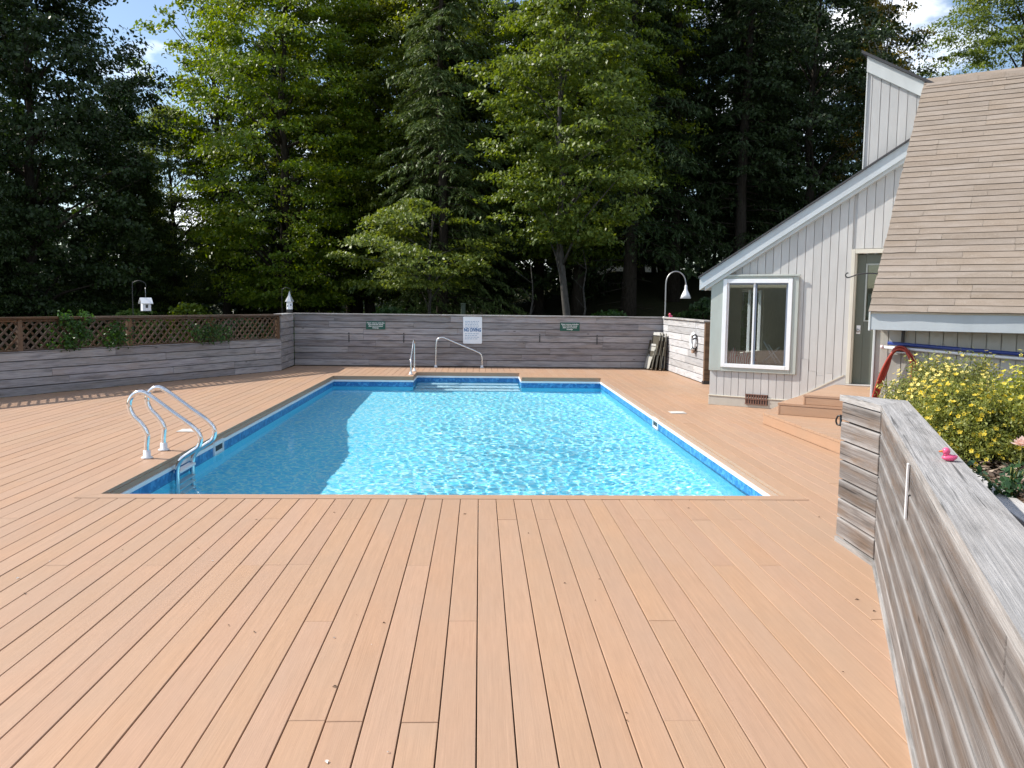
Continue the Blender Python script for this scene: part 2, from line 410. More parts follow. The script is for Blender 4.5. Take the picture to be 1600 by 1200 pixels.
M['siding'] = mat_paint('siding_paint', (.495, .488, .478))
M['siding_b'] = mat_paint('siding_paint_wing', (.46, .445, .40))
M['trim'] = mat_paint('trim_paint', (.56, .585, .58), .4)
M['sage'] = mat_paint('sage_paint', (.40, .43, .40), .3)
M['fascia'] = mat_paint('fascia_paint', (.50, .54, .565), .4, vertical=False)
M['cream'] = mat_paint('cream_paint', (.60, .57, .49), .3)
M['white'] = plain('white_vinyl', (.78, .79, .81), .35, var=.03)
M['bluegrey'] = plain('sash_grey', (.16, .19, .25), .4)
M['door'] = mat_paint('door_paint_with_shade', (.125, .14, .115), .2)  # darkened base colour holds the shade of the door recess
M['darkroof'] = plain('roof_edge_dark', (.045, .045, .05), .7)
M['shingle'] = mat_shingle()
M['steel'] = mat_metal('polished_steel')
M['galv'] = mat_metal('galvanised_pipe', (.42, .42, .42), .4)
M['glass'] = mat_glass()
M['liner'] = mat_liner('liner_print_caustics', (.24, .80, .99), (.10, .62, .97), (.66, .96, 1.0), 3.4)  # floor print contrast raised so its pale net paints in caustic ripple light
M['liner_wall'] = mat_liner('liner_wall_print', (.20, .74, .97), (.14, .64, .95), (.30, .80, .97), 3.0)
M['border'] = mat_border()
M['water'] = mat_water()
M['black'] = plain('black_plastic', (.018, .018, .02), .45)
M['dark'] = plain('dark_interior', (.05, .05, .045), .9)
M['room'] = plain('room_wall', (.60, .58, .52), .9)
M['green_sign'] = plain('green_sign_paint', (.006, .085, .06), .45)
M['white_sign'] = plain('white_sign_paint', (.84, .87, .92), .45, var=.02)
M['blue_ink'] = plain('blue_ink', (.03, .14, .35), .6)
M['pale_ink'] = plain('pale_blue_ink', (.30, .42, .58), .6)
M['white_ink'] = plain('white_ink', (.72, .74, .74), .6)
M['bark'] = mat_bark('dark_bark', (.022, .018, .014), (.075, .062, .05))
M['grey_bark'] = mat_bark('grey_bark', (.045, .042, .038), (.115, .108, .098), (8, 8, 3))
M['birch'] = mat_birch()
M['leaf_dark'] = mat_leaf('leaf_dark', (.018, .040, .009), (.042, .074, .016), .24)
M['leaf_maple'] = mat_leaf('leaf_maple', (.080, .135, .018), (.175, .235, .032), .42, yellow=(.25, .27, .040))
M['leaf_beech'] = mat_leaf('leaf_beech', (.090, .142, .020), (.185, .240, .042), .36, spec=.35, rough=.45)
M['leaf_bright'] = mat_leaf('leaf_bright', (.075, .135, .020), (.15, .21, .035), .45)
M['needle'] = mat_leaf('hemlock_needle', (.055, .098, .026), (.115, .165, .046), .22, .3, .5)
M['needle_dark'] = mat_leaf('spruce_needle', (.022, .046, .012), (.048, .082, .022), .18, .25, .55)
M['leaf_birch'] = mat_leaf('leaf_birch', (.13, .13, .030), (.22, .17, .045), .4)
M['leaf_shrub'] = mat_leaf('leaf_shrub', (.16, .19, .045), (.33, .34, .10), .35)
M['vine'] = mat_leaf('leaf_vine', (.022, .060, .014), (.050, .105, .024), .3)
M['petal'] = mat_leaf('yellow_petal', (.66, .52, .06), (.84, .74, .20), .3, .2, .6)
M['rose'] = mat_leaf('rose_petal', (.84, .66, .56), (.90, .78, .68), .3, .2, .6)
M['ground'] = mat_ground()
M['mulch'] = mat_mulch()

# ================================================================== SETTING
U = Vector((math.cos(R(35)), -math.sin(R(35)), 0)); VV = Vector((math.sin(R(35)), math.cos(R(35)), 0))
P0 = Vector((3.579, 13.303, 0))                              # left corner of the house front
def HP(u, w, z=0.0): return P0 + U * u - VV * w + Vector((0, 0, z))   # w = metres out from the house front

# ground: one sheet out to the horizon, cut away under the deck and pool
def ground_z(x, y):
    z = -0.55
    hill = max(0.0, min(1.0, (y - 22.0) / 16.0)); side = max(0.0, min(1.0, (x + 3.0) / 9.0))
    z += (0.35 + 3.1 * side) * hill * hill * (3 - 2 * hill)
    z += 0.10 * math.sin(x * .7 + 1.3) * math.cos(y * .55) * (1 if y > 22 else .3)
    far = math.hypot(x, y - 10)
    if far > 60: z += (far - 60) * .02
    return z
xs = sorted(set([-1500, -700, -300, -150, -100, -75] + [i * 1.5 for i in range(-36, 37)] + [75, 100, 150, 300, 700, 1500]))
ys = sorted(set([-1500, -600, -200, -80, -40, -20, -10] + [i * 1.5 for i in range(-4, 45)] + [75, 90, 120, 200, 500, 1500]))
V = [(x, y, ground_z(x, y)) for y in ys for x in xs]; nx_ = len(xs); Fs = []
for j in range(len(ys) - 1):
    for i in range(nx_ - 1):
        if xs[i] >= -4.6 and xs[i + 1] <= 4.6 and ys[j] >= 4.4 and ys[j + 1] <= 19.6: continue
        Fs.append([j * nx_ + i, j * nx_ + i + 1, (j + 1) * nx_ + i + 1, (j + 1) * nx_ + i])
tag(mesh('ground', V, Fs, M['ground'], smooth=True), kind='structure')

# ---- deck
PX0, PX1, PY0, PY1 = -2.985, 2.505, 6.874, 17.80           # pool opening
AX0, AX1, AY1 = -1.36, 0.87, 18.90                          # stair alcove at its far end
FB = 0.14                                                   # frame board width
deck = bpy.data.objects.new('deck', None); link(deck); tag(deck, kind='structure')
BW, GAP, TH = 0.1397, 0.0050, 0.026
def lw_y(x): return 13.428 + (x + 7.296) * 1.8703           # left wall line
cand = []
rb = random.Random(3)
kx = math.floor(-9.2 / BW)
while kx * BW < 4.45:
    x0, x1 = kx * BW + GAP / 2, (kx + 1) * BW - GAP / 2; xm = (x0 + x1) / 2
    y_lo = -1.6; y_hi = 20.50 if xm > -4.35 else lw_y(x1) - .02
    iv = [(y_lo, y_hi)]
    fx0, fx1, fy0, fy1 = PX0 - FB, PX1 + FB, PY0 - FB, PY1 + FB
    if x1 > fx0 and x0 < fx1:
        top = AY1 + FB if (x1 > AX0 - FB and x0 < AX1 + FB) else fy1
        iv = [(y_lo, fy0 - .004), (top + .004, y_hi)]
        if x0 < fx0 - .004:
            cand.append((x0, fx0 - .004, fy0 - .002, 12.0)); cand.append((x0, fx0 - .004, 12.003, fy1)); cand.append((x0, x1, fy1 + .004, y_hi)); iv = [(y_lo, fy0 - .005)]
        elif x1 > fx1 + .004:
            cand.append((fx1 + .004, x1, fy0 - .002, 11.2)); cand.append((fx1 + .004, x1, 11.203, fy1)); cand.append((x0, x1, fy1 + .004, y_hi)); iv = [(y_lo, fy0 - .005)]
        elif top > fy1 and x0 < AX0 - FB - .004: cand.append((x0, AX0 - FB - .003, fy1 + .004, AY1 + FB + .002))
        elif top > fy1 and x1 > AX1 + FB + .004: cand.append((AX1 + FB + .003, x1, fy1 + .004, AY1 + FB + .002))
    off = rb.choice([5.02, 4.12, 3.1, 2.62, 6.1]) + rb.choice([0, -.01, .01])
    for a, b in iv:
        if b - a < .05: continue
        cuts = [a] + [y for y in sorted([off - 3.66, off, off + 4.27, off + 8.5, off + 12.8]) if a + .5 < y < b - .5] + [b]
        for c0, c1 in zip(cuts[:-1], cuts[1:]):
            cand.append((x0, x1, c0 + .0015, c1 - .0015))
    kx += 1
def seen_size(c):
    ym = max(2.4, min(c[3], max(c[2], 2.4))) if c[3] > 2.0 else 99
    xm = (c[0] + c[1]) / 2
    if abs(xm - .05 * ym) > .62 * max(c[3], 2.4): return 0
    return (c[3] - max(c[2], 2.2)) * (c[1] - c[0]) / (max(2.4, (max(c[2], 2.2) + c[3]) / 2) ** 2.6)
cand.sort(key=seen_size, reverse=True)
rest = []
for i, (x0, x1, y0, y1) in enumerate(cand):
    dz = rb.uniform(-.0012, .0012)
    if i < 282:
        o = board('board', ((x0 + x1) / 2, y0, dz), ((x0 + x1) / 2, y1, dz), (0, 0, 1), x1 - x0, TH, M['deck'], deck, b=.002)
    else: rest.append(box_data(((x0 + x1) / 2, (y0 + y1) / 2, dz - TH / 2), (x1 - x0, y1 - y0, TH)))
if rest:
    V, Fs = join_data(rest); tag(mesh('board_field', V, Fs, M['deck'], deck), kind='stuff')
def frame_board(p0, p1, inw):                               # mitred board round the pool, p0->p1 is the pool-side edge
    p0, p1, inw = Vector(p0), Vector(p1), Vector(inw)
    return p0, p1, inw
def mitre(poly): prism('frame_board', poly, -TH, .002, M['deck'], deck, along=(Vector(poly[1]) - Vector(poly[0])))
e = .002
mitre([(PX0, PY0), (-.42, PY0), (-.42, PY0 - FB), (PX0 - FB, PY0 - FB)])
mitre([(-.416, PY0), (PX1, PY0), (PX1 + FB, PY0 - FB), (-.416, PY0 - FB)])
mitre([(PX0 - e, PY0 + e), (PX0 - e, 12.4), (PX0 - FB, 12.4), (PX0 - FB, PY0 - FB + 2 * e)])
mitre([(PX0 - e, 12.404), (PX0 - e, PY1), (PX0 - FB, PY1 + FB), (PX0 - FB, 12.404)])
mitre([(PX1 + e, PY0 + e), (PX1 + e, 11.5), (PX1 + FB, 11.5), (PX1 + FB, PY0 - FB + 2 * e)])
mitre([(PX1 + e, 11.504), (PX1 + e, PY1), (PX1 + FB, PY1 + FB), (PX1 + FB, 11.504)])
mitre([(PX0, PY1 + e), (AX0 - FB, PY1 + e), (AX0 - FB, PY1 + FB), (PX0 - FB, PY1 + FB + e)])
mitre([(AX1 + FB, PY1 + e), (PX1, PY1 + e), (PX1 + FB, PY1 + FB + e), (AX1 + FB, PY1 + FB)])
mitre([(AX0 - e, PY1 + e), (AX0 - e, AY1), (AX0 - FB, AY1 + FB), (AX0 - FB + e, PY1 + e)])
mitre([(AX1 + e, PY1 + e), (AX1 + e, AY1), (AX1 + FB, AY1 + FB), (AX1 + FB - e, PY1 + e)])
mitre([(AX0, AY1 + e), (AX1, AY1 + e), (AX1 + FB, AY1 + FB + e), (AX0 - FB, AY1 + FB + e)])
tag(mesh('gap_blackout_sheet', [(-9.3, -1.6, -.18), (4.4, -1.6, -.18), (4.4, PY0 - .06, -.18), (-9.3, PY0 - .06, -.18)], [[0, 1, 2, 3]], M['black'], deck), None)  # unseen black sheet added under the boards to keep sunlight out of the gaps
# joists under the deck, seen only as darkness in the gaps
for k, y in enumerate([i * .8 for i in range(-2, 26)]):
    if PY0 - .3 < y < AY1 + .2:
        for xa, xb in ((-9, PX0 - .1), (PX1 + .1, 4.4)):
            if y > 12 and xa < -5: xa = -7.2 + (y - 13.4) / 1.87 if y > 13.4 else -7.2
            box('joist', (xa + xb) / 2, y, -.10, xb - xa, .04, .14, M['post'], deck)
    else:
        xa = -9 if y < 11 else (-4.3 if y > 18 else -7)
        box('joist', (xa + 4.4) / 2, y, -.10, 4.4 - xa, .04, .14, M['post'], deck)

# ---- pool
pool = thing('swimming_pool', 'rectangular in-ground pool with blue vinyl liner set into the brown deck', 'pool', ((PX0 + PX1) / 2, (PY0 + PY1) / 2, 0))
POFF = Vector(pool.location)
outline = [(PX0, PY0), (PX1, PY0), (PX1, PY1), (AX1, PY1), (AX1, AY1), (AX0, AY1), (AX0, PY1), (PX0, PY1)]
def ring(name, inset, z0, z1, thick, m, smooth=False, pts=outline):
    """band round the pool outline, inset towards the water, facing inward"""
    n = len(pts); P = [Vector(p) for p in pts]
    def offset(d):
        out = []
        for i in range(n):
            a, b, c = P[i - 1], P[i], P[(i + 1) % n]
            d1 = (b - a).normalized(); d2 = (c - b).normalized(); n1 = Vector((-d1.y, d1.x)); n2 = Vector((-d2.y, d2.x))
            out.append(b + (n1 + n2) * d)
        return out
    A, B = offset(inset), offset(inset - thick)
    V = [(p.x - POFF.x, p.y - POFF.y, z) for z in (z0, z1) for p in A] + [(p.x - POFF.x, p.y - POFF.y, z) for z in (z0, z1) for p in B]
    Fs = []
    for i in range(n):
        j = (i + 1) % n
        Fs += [[j, i, n + i, n + j], [2 * n + i, 2 * n + j, 3 * n + j, 3 * n + i], [n + i, 3 * n + i, 3 * n + j, n + j], [i, j, 2 * n + j, 2 * n + i]]
    return mesh(name, V, Fs, m, pool)
WL = -0.205
ring('deck_fascia', .004, -.074, -.028, .03, M['deck'])
ring('coping_strip', .016, -.112, -.0765, .05, M['white'])
ring('liner_border', .003, -.30, -.1125, .03, M['border'])
# liner shell: floor with hopper, walls
gx = np.linspace(PX0, PX1, 45); gy = np.linspace(PY0, PY1, 80)
def floor_z(x, y):
    t = (y - PY0) / (PY1 - PY0)
    pts = [(0, -1.35), (.13, -1.48), (.40, -1.48), (.62, -1.12), (1, -1.02)]
    for (a, za), (b, zb) in zip(pts[:-1], pts[1:]):
        if t <= b: z = za + (zb - za) * (t - a) / (b - a); break
    e_ = min(x - PX0, PX1 - x); s_ = min(1, e_ / 1.15); wall = -1.02
    if z < wall: z = wall + (z - wall) * s_
    return z
V = []; Fs = []; n1, n2 = len(gx), len(gy)
for y in gy:
    for x in gx: V.append((x - POFF.x, y - POFF.y, floor_z(x, y)))
for j in range(n2 - 1):
    for i in range(n1 - 1): Fs.append([j * n1 + i, j * n1 + i + 1, (j + 1) * n1 + i + 1, (j + 1) * n1 + i])
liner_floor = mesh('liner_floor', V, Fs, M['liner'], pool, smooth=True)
wallp = []
def wall_strip(a, b, n=60, zt=-.29):
    a, b = Vector(a), Vector(b); V = []; Fs = []
    for k in range(n + 1):
        p = a.lerp(b, k / n); zb = floor_z(min(max(p.x, PX0), PX1), min(p.y, PY1)) - .02
        V += [(p.x - POFF.x, p.y - POFF.y, zb), (p.x - POFF.x, p.y - POFF.y, zt)]
    for k in range(n): Fs.append([2 * k, 2 * k + 1, 2 * k + 3, 2 * k + 2])
    return V, Fs
segs = [(outline[i], outline[(i + 1) % 8]) for i in range(8)]
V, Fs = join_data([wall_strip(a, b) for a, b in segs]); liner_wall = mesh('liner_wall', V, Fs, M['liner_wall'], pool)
stepsm = plain('pool_step_white', (.58, .76, .86), .4)
pool_steps = []
for k, (ya, yb, zt) in enumerate([(18.52, 18.90, -.40), (18.14, 18.515, -.62), (17.78, 18.135, -.84)]):
    pool_steps.append(box('pool_step', (AX0 + AX1) / 2 - POFF.x, (ya + yb) / 2 - POFF.y, zt - .12, AX1 - AX0 - .01, yb - ya, .24, stepsm, pool, b=.03))
pool_steps.append(box('pool_step', (AX0 + AX1) / 2 - POFF.x, (PY1 + AY1) / 2 - POFF.y, -1.15, AX1 - AX0 - .01, AY1 - PY1, .2, stepsm, pool, b=.01))
def skimmer(x, y, sgn):
    """faceplate with a dark mouth on a side wall; sgn = direction facing the water"""
    fr = join_data([box_data((0, 0, .085), (.022, .36, .035)), box_data((0, 0, -.085), (.022, .36, .035)), box_data((0, .165, 0), (.022, .03, .14)), box_data((0, -.165, 0), (.022, .03, .14))])
    s = mesh('skimmer', fr[0], fr[1], M['white'], pool, loc=(x - POFF.x + sgn * .012, y - POFF.y, -.165))
    b = box_data((-sgn * .006, 0, 0), (.008, .30, .14)); mesh('mouth', b[0], b[1], M['black'], s)
    fl = box_data((sgn * .002, 0, -.035), (.006, .28, .05)); mesh('weir_flap', fl[0], fl[1], M['white'], s)
skimmer(PX0, 9.93, 1); skimmer(PX1, 12.06, -1)

# ---- water surface
def wave(X, Y):
    r_ = np.random.RandomState(5); Z = np.zeros_like(X)
    for i in range(100):
        lam = r_.uniform(.065, .17) if i < 80 else r_.uniform(.2, 1.0); a = r_.uniform(0, 2 * np.pi); ph = r_.uniform(0, 2 * np.pi)
        amp = .00020 * (lam / .12) ** (.9 if lam < .18 else .55)
        Z += amp * np.sin(2 * np.pi / lam * (X * np.cos(a) + Y * np.sin(a)) + ph)
    calm = np.clip((X - (-2.8)) / 4.0, .10, .42)          # a breeze ruffles the open side; the lee of the west edge stays smooth
    patch = .85 + .15 * np.sin(X * .9 + 1.0) * np.sin(Y * .55 + .6)
    return Z * calm * patch
def water_patch(x0, x1, y0, y1, st=.0165):
    nx = int((x1 - x0) / st) + 1; ny = int((y1 - y0) / st) + 1
    X, Y = np.meshgrid(np.linspace(x0, x1, nx), np.linspace(y0, y1, ny)); Z = wave(X, Y) + WL
    return nx, ny, X, Y, Z
def np_mesh(name, co, quads, m, parent=None, smooth=False):
    me = bpy.data.meshes.new(name); nq = len(quads); k = quads.shape[1]
    me.vertices.add(len(co)); me.vertices.foreach_set('co', co.astype(np.float32).ravel())
    me.loops.add(nq * k); me.loops.foreach_set('vertex_index', quads.astype(np.int32).ravel())
    me.polygons.add(nq); me.polygons.foreach_set('loop_start', np.arange(0, nq * k, k, dtype=np.int32))
    if smooth: me.polygons.foreach_set('use_smooth', np.ones(nq, dtype=bool))
    me.update(calc_edges=True); me.validate(); me.materials.append(m)
    o = bpy.data.objects.new(name, me); link(o, parent); return o
cos_, qs_ = [], []; base = 0
for a in ((PX0 + .002, PX1 - .002, PY0 + .002, PY1), (AX0 + .002, AX1 - .002, PY1, AY1 - .002)):
    nx, ny, X, Y, Z = water_patch(*a)
    cos_.append(np.stack([X.ravel(), Y.ravel(), Z.ravel()], 1)); i = np.arange(nx * ny).reshape(ny, nx) + base
    qs_.append(np.stack([i[:-1, :-1].ravel(), i[:-1, 1:].ravel(), i[1:, 1:].ravel(), i[1:, :-1].ravel()], 1)); base += nx * ny
water = np_mesh('water', np.concatenate(cos_), np.concatenate(qs_), M['water'], smooth=True); tag(water, kind='structure')
water.cycles.is_caustics_caster = True
for o in [liner_floor, liner_wall] + pool_steps: o.cycles.is_caustics_receiver = True
sl.cycles.is_caustics_light = True

# ---- plank walls
def plank_run(parent, a, b, nrm, z0, rows, hrow, m, th=.038, lens=(1.6, 3.6), seed=1, gap=.011, ends=None):
    """horizontal planks from a to b (2-D) on the face with outward normal nrm"""
    rr = random.Random(seed); a, b = Vector(a), Vector(b); d = (b - a); L = d.length; d.normalize(); nv = Vector((nrm[0], nrm[1], 0)).normalized()
    for k in range(rows):
        s = 0.0; first = True
        while s < L - 1e-4:
            l = rr.uniform(*lens) * (rr.uniform(.3, 1) if first else 1); first = False
            if L - (s + l) < .5: l = L - s
            e_ = min(L, s + l); p, q = a + d * (s + .001), a + d * (e_ - .001)
            pr = rr.uniform(-.002, .004); zc = z0 + (k + .5) * hrow; t1, t2 = rr.uniform(-.0015, .0015), rr.uniform(-.0015, .0015)
            board('plank', Vector((p.x, p.y, zc + t1)) + nv * pr, Vector((q.x, q.y, zc + t2)) + nv * pr, nv, hrow - gap, th, m, parent, b=.004)
            s = e_
def prism_box(name, a, b, off0, off1, z0, z1, m, parent):
    a, b = Vector(a), Vector(b); d = (b - a).normalized(); n = Vector((d.y, -d.x))
    return prism(name, [a + n * off0, b + n * off0, b + n * off1, a + n * off1], z0, z1, m, parent, along=d)
# back wall across the far end of the deck
bwall = thing('plank_wall', 'long low grey plank wall behind the pool carrying the three signs', 'wall', (0, 0, 0))
BWY = 20.50
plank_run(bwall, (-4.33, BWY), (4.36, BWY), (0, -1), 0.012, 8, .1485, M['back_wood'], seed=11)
prism_box('core', (-4.30, BWY), (4.34, BWY), -.045, -.16, 0, 1.19, M['dark'], bwall)
for a, b in ((-4.36, -.9), (-.896, 2.1), (2.104, 4.44)):
    board('cap_board', (a, BWY + .06, 1.232), (b, BWY + .06, 1.232), (0, 0, 1), .20, .032, M['cap_wood'], bwall)
rwall = thing('plank_wall', 'short sunlit bleached plank wall running from the deck corner toward the house', 'wall', (0, 0, 0))
plank_run(rwall, (4.36, 16.72), (4.34, 20.46), (-1, 0), 0.012, 8, .1485, M['whitish'], seed=23, lens=(1.0, 2.6))
prism_box('core', (4.405, 16.75), (4.385, 20.42), 0.0, .11, 0, 1.19, M['dark'], rwall)
board('cap_board', (4.42, 16.64, 1.232), (4.40, 20.39, 1.232), (0, 0, 1), .20, .032, M['cap_wood'], rwall)
box('end_post', 4.42, 16.66, .60, .14, .09, 1.19, M['post'], rwall); box('post_shoe', 4.42, 16.655, .03, .17, .12, .06, M['black'], rwall)
# left wall with lattice
LA, LB = Vector((-7.296, 13.428)), Vector((-4.304, 19.024)); LD = (LB - LA).normalized(); LN = Vector((LD.y, -LD.x))
LA2 = LA - LD * 2.6
lwall = thing('plank_wall', 'low diagonal grey plank wall at the left under the lattice fence', 'wall', (0, 0, 0))
plank_run(lwall, LA2, LB, (LN.x, LN.y), 0.0, 5, .1355, M['back_wood'], seed=31, lens=(1.5, 3.4))
prism_box('core', LA2, LB, -.045, -.14, 0, .675, M['dark'], lwall)
prism_box('ledge', LA2, LB, .012, -.14, .678, .694, M['back_wood'], lwall)
plank_run(lwall, LB + Vector((.006, .01)), (-4.335, BWY - .045), (1, 0), 0.012, 8, .1485, M['back_wood'], seed=37, lens=(2, 2.2))
prism_box('return_core', (-4.34, 19.03), (-4.37, BWY + .03), -.01, -.13, 0, 1.19, M['dark'], lwall)
board('cap_board', (-4.36, 18.99, 1.231), (-4.39, 20.39, 1.231), (0, 0, 1), .19, .03, M['cap_wood'], lwall)
def LP(s, n, z): p = LA + LD * s + LN * n; return Vector((p.x, p.y, z))
fence = thing('lattice_fence', 'brown diagonal lattice fence with posts and rail on top of the left wall', 'fence', (0, 0, 0))
posts = [-1.55, .375, 2.42, 4.35, 6.27]
for s in posts: board('post', LP(s, .0, .694), LP(s, .0, 1.185), (LN.x, LN.y, 0), .075, .075, M['post'], fence)
for a, b in ((-2.6, 1.55), (1.553, 6.32)): board('top_rail', LP(a, -.03, 1.226), LP(b, -.03, 1.226), (0, 0, 1), .14, .038, M['lattice'], fence)
lz0, lz1 = .715, 1.15
for s0, s1 in zip(posts[:-1], posts[1:]):
    a, b = s0 + .04, s1 - .04
    board('bottom_rail', LP(a, -.01, .705), LP(b, -.01, .705), (LN.x, LN.y, 0), .022, .05, M['lattice'], fence)
    board('panel_rail', LP(a, -.005, 1.168), LP(b, -.005, 1.168), (LN.x, LN.y, 0), .034, .04, M['lattice'], fence)
    hgt = lz1 - lz0; st = .150
    for dirn, nn in ((1, -.022), (-1, -.034)):
        k = -int(hgt / st) - 1
        while a + k * st < b + hgt:
            sa = a + k * st; q0, q1 = (sa, lz0), (sa + hgt, lz1)
            if dirn < 0: q0, q1 = (sa, lz1), (sa + hgt, lz0)
            t0, t1 = 0.0, 1.0
            if q0[0] < a: t0 = (a - q0[0]) / hgt
            if q1[0] > b: t1 = (b - q0[0]) / hgt
            if t1 - t0 > .08:
                f = lambda t: LP(q0[0] + (q1[0] - q0[0]) * t, nn, q0[1] + (q1[1] - q0[1]) * t)
                board('slat', f(t0), f(t1), (LN.x, LN.y, 0), .034, .009, M['lattice'], fence, b=.0015)
            k += 1

# near wall at the right, beside the camera
nwall = thing('plank_wall', 'nearest weathered plank wall with wide grey cap at the right edge', 'wall', (0, 0, 0))
NA, NC = Vector((2.375, 5.56)), Vector((2.368, 4.985)); ND = Vector((.395, 1.0)).normalized(); NE = NC - ND * 5.6
NN = Vector((-ND.y, ND.x)); nb = Vector((ND.y, -ND.x))          # nb points away from the pool
plank_run(nwall, NA, NC + Vector((0, .012)), (-1, 0), 0.037, 7, .1275, M['near_wood'], seed=5, lens=(2, 3), th=.04)
plank_run(nwall, NC - ND * .006, NE, (NN.x, NN.y), 0.037, 7, .1275, M['near_wood'], seed=47, lens=(7, 8), th=.04, gap=.013)
prism_box('base_strip', NA, NC, -.012, .010, 0, .032, M['cap_wood'], nwall); prism_box('base_strip', NC, NE, -.012, .010, 0, .032, M['cap_wood'], nwall)
BKO = .150
core = [NA + Vector((.044, -.02)), NC + Vector((.046, .0)), NE + nb * .045, NE + nb * BKO, NC + nb * BKO + ND * .20, NA + Vector((.20, -.10))]
prism('core', core, 0, .925, M['dark'], nwall)
ov = .010; capz0, capz1 = .932, .972
mid_o, mid_i = NC + Vector((-ov, -.004)), NC + nb * (BKO + .015) + ND * .34
prism('cap_board', [NA + Vector((-ov, .02)), mid_o, mid_i], capz0, capz1, M['cap_wood'], nwall, along=(.05, 1))
m2o, m2i = mid_o - ND * .004, mid_i - ND * .004; o2, i2 = NE - nb * ov, NE + nb * (BKO + .015)
prism('cap_board', [m2o, o2, i2, m2i], capz0, capz1 + .001, M['cap_wood'], nwall, along=ND)

# ================================================================== HOUSE (local x along the front, y into the house)
house = thing('house', 'grey vertical-board house with steep brown shingle roof right of the pool', 'house', P0, -R(35))
def hb(name, x0, x1, y0, y1, z0, z1, m, parent=None, b=.004):
    return box(name, (x0 + x1) / 2, (y0 + y1) / 2, (z0 + z1) / 2, abs(x1 - x0), abs(y1 - y0), abs(z1 - z0), m, parent or house, b)
RS = .628
def rake_top(x): return 2.065 + RS * x
def rake_bot(x): return rake_top(x) - .245
TS = -.587
def tower_top(x): return 4.955 + TS * (x - 2.11)
UB, WB = 2.865, 2.72                                             # wing: left end and front offset
# backing walls with the window and door openings
xprism('wall', [(0, 0), (.20, 0), (.20, rake_top(.2) - .05), (0, rake_top(0) - .05)], .0, .12, M['siding'], house)
xprism('wall', [(.2005, 0), (1.21, 0), (1.21, .605), (.2005, .605)], .0, .12, M['siding'], house)
xprism('wall', [(.2005, 1.92), (1.21, 1.92), (1.21, rake_top(1.21) - .05), (.2005, rake_top(.2) - .05)], .0, .12, M['siding'], house)
xprism('wall', [(1.2105, 0), (2.04, 0), (2.04, rake_top(2.04) - .05), (1.2105, rake_top(1.21) - .05)], .0, .12, M['siding'], house)
xprism('wall', [(2.0405, 2.30), (3.2, 2.30), (3.2, tower_top(3.2) - .05), (2.115, tower_top(2.115) - .05), (2.115, rake_top(2.04) - .05), (2.0405, rake_top(2.04) - .05)], .0, .12, M['siding'], house)
xprism('wall', [(2.885, .3), (3.2, .3), (3.2, 2.2995), (2.885, 2.2995)], .0, .12, M['siding'], house)
hb('side_wall', .0, .10, .122, 1.1, 0, 1.98, M['room']); hb('side_wall', .0, .10, 1.1, 2.3, 0, .75, M['room']); hb('side_wall', .0, .10, 1.1, 2.3, 1.8, 1.98, M['room']); hb('side_wall', .0, .10, 2.3, 5.2, 0, 1.98, M['room'])
hb('side_mullion', .02, .07, 1.66, 1.72, .752, 1.798, M['white']); hb('side_mullion', .02, .07, 1.102, 1.15, .752, 1.798, M['white']); hb('side_mullion', .02, .07, 2.25, 2.298, .752, 1.798, M['white'])
hb('back_wall', .0, 6.8, 5.2, 5.3, -.5, 2.2, M['room']); hb('floor', .1, 5.0, .12, 5.2, .02, .06, M['cream']); hb('partition', 3.2, 3.28, .0, 5.2, -.5, 4.2, M['room'])
xprism('ceiling', [(.1, 1.98), (3.2, rake_top(3.2) - .25), (3.2, rake_top(3.2) - .21), (.1, 2.02)], .125, 5.2, M['room'], house)
# siding boards
SB, SG = .1145, .007
rs_ = random.Random(9)
skirt = lambda x: .156 if x < 1.245 else min(.575, .156 + (x - 1.245) * .565)
def side_board(x0, x1, zb0, zb1, zt0, zt1, y0, m=None, name='siding_board'):
    pr = rs_.uniform(0, .003)
    xprism(name, [(x0, zb0), (x1, zb1), (x1, zt1), (x0, zt0)], y0 - pr, y0 + .018, m or M['siding'], house)
k = 0
while k * SB < 2.86:
    a, b = k * SB + SG / 2, min((k + 1) * SB - SG / 2, 2.862); xm = (a + b) / 2
    if xm < 1.30:
        side_board(a, b, .158, .158, .533, .533, -.0195)
        side_board(a, b, 1.998, 1.998, rake_bot(a) + .03, rake_bot(b) + .03, -.0195)
    elif xm < 2.02:
        cut = {12: .77, 13: .60, 14: .54, 15: .58}.get(k)
        if b > 2.012: b = 2.012
        if cut and cut > skirt(b) + .05:
            side_board(a, b, skirt(a), skirt(b), cut - .003, cut - .003, -.024); side_board(a, b, cut, cut, rake_bot(a) + .03, rake_bot(b) + .03, -.0195)
        else: side_board(a, b, skirt(a), skirt(b), rake_bot(a) + .03, rake_bot(b) + .03, -.0195)
    else:
        a = max(a, 2.018)
        side_board(a, b, 2.345, 2.345, rake_bot(a) + .03, rake_bot(b) + .03, -.0195)
    if b > 2.13:
        a2 = max(a, 2.115); side_board(a2, b, rake_top(a2) - .08, rake_top(b) - .08, tower_top(a2) - .19, tower_top(b) - .19, -.0195)
    k += 1
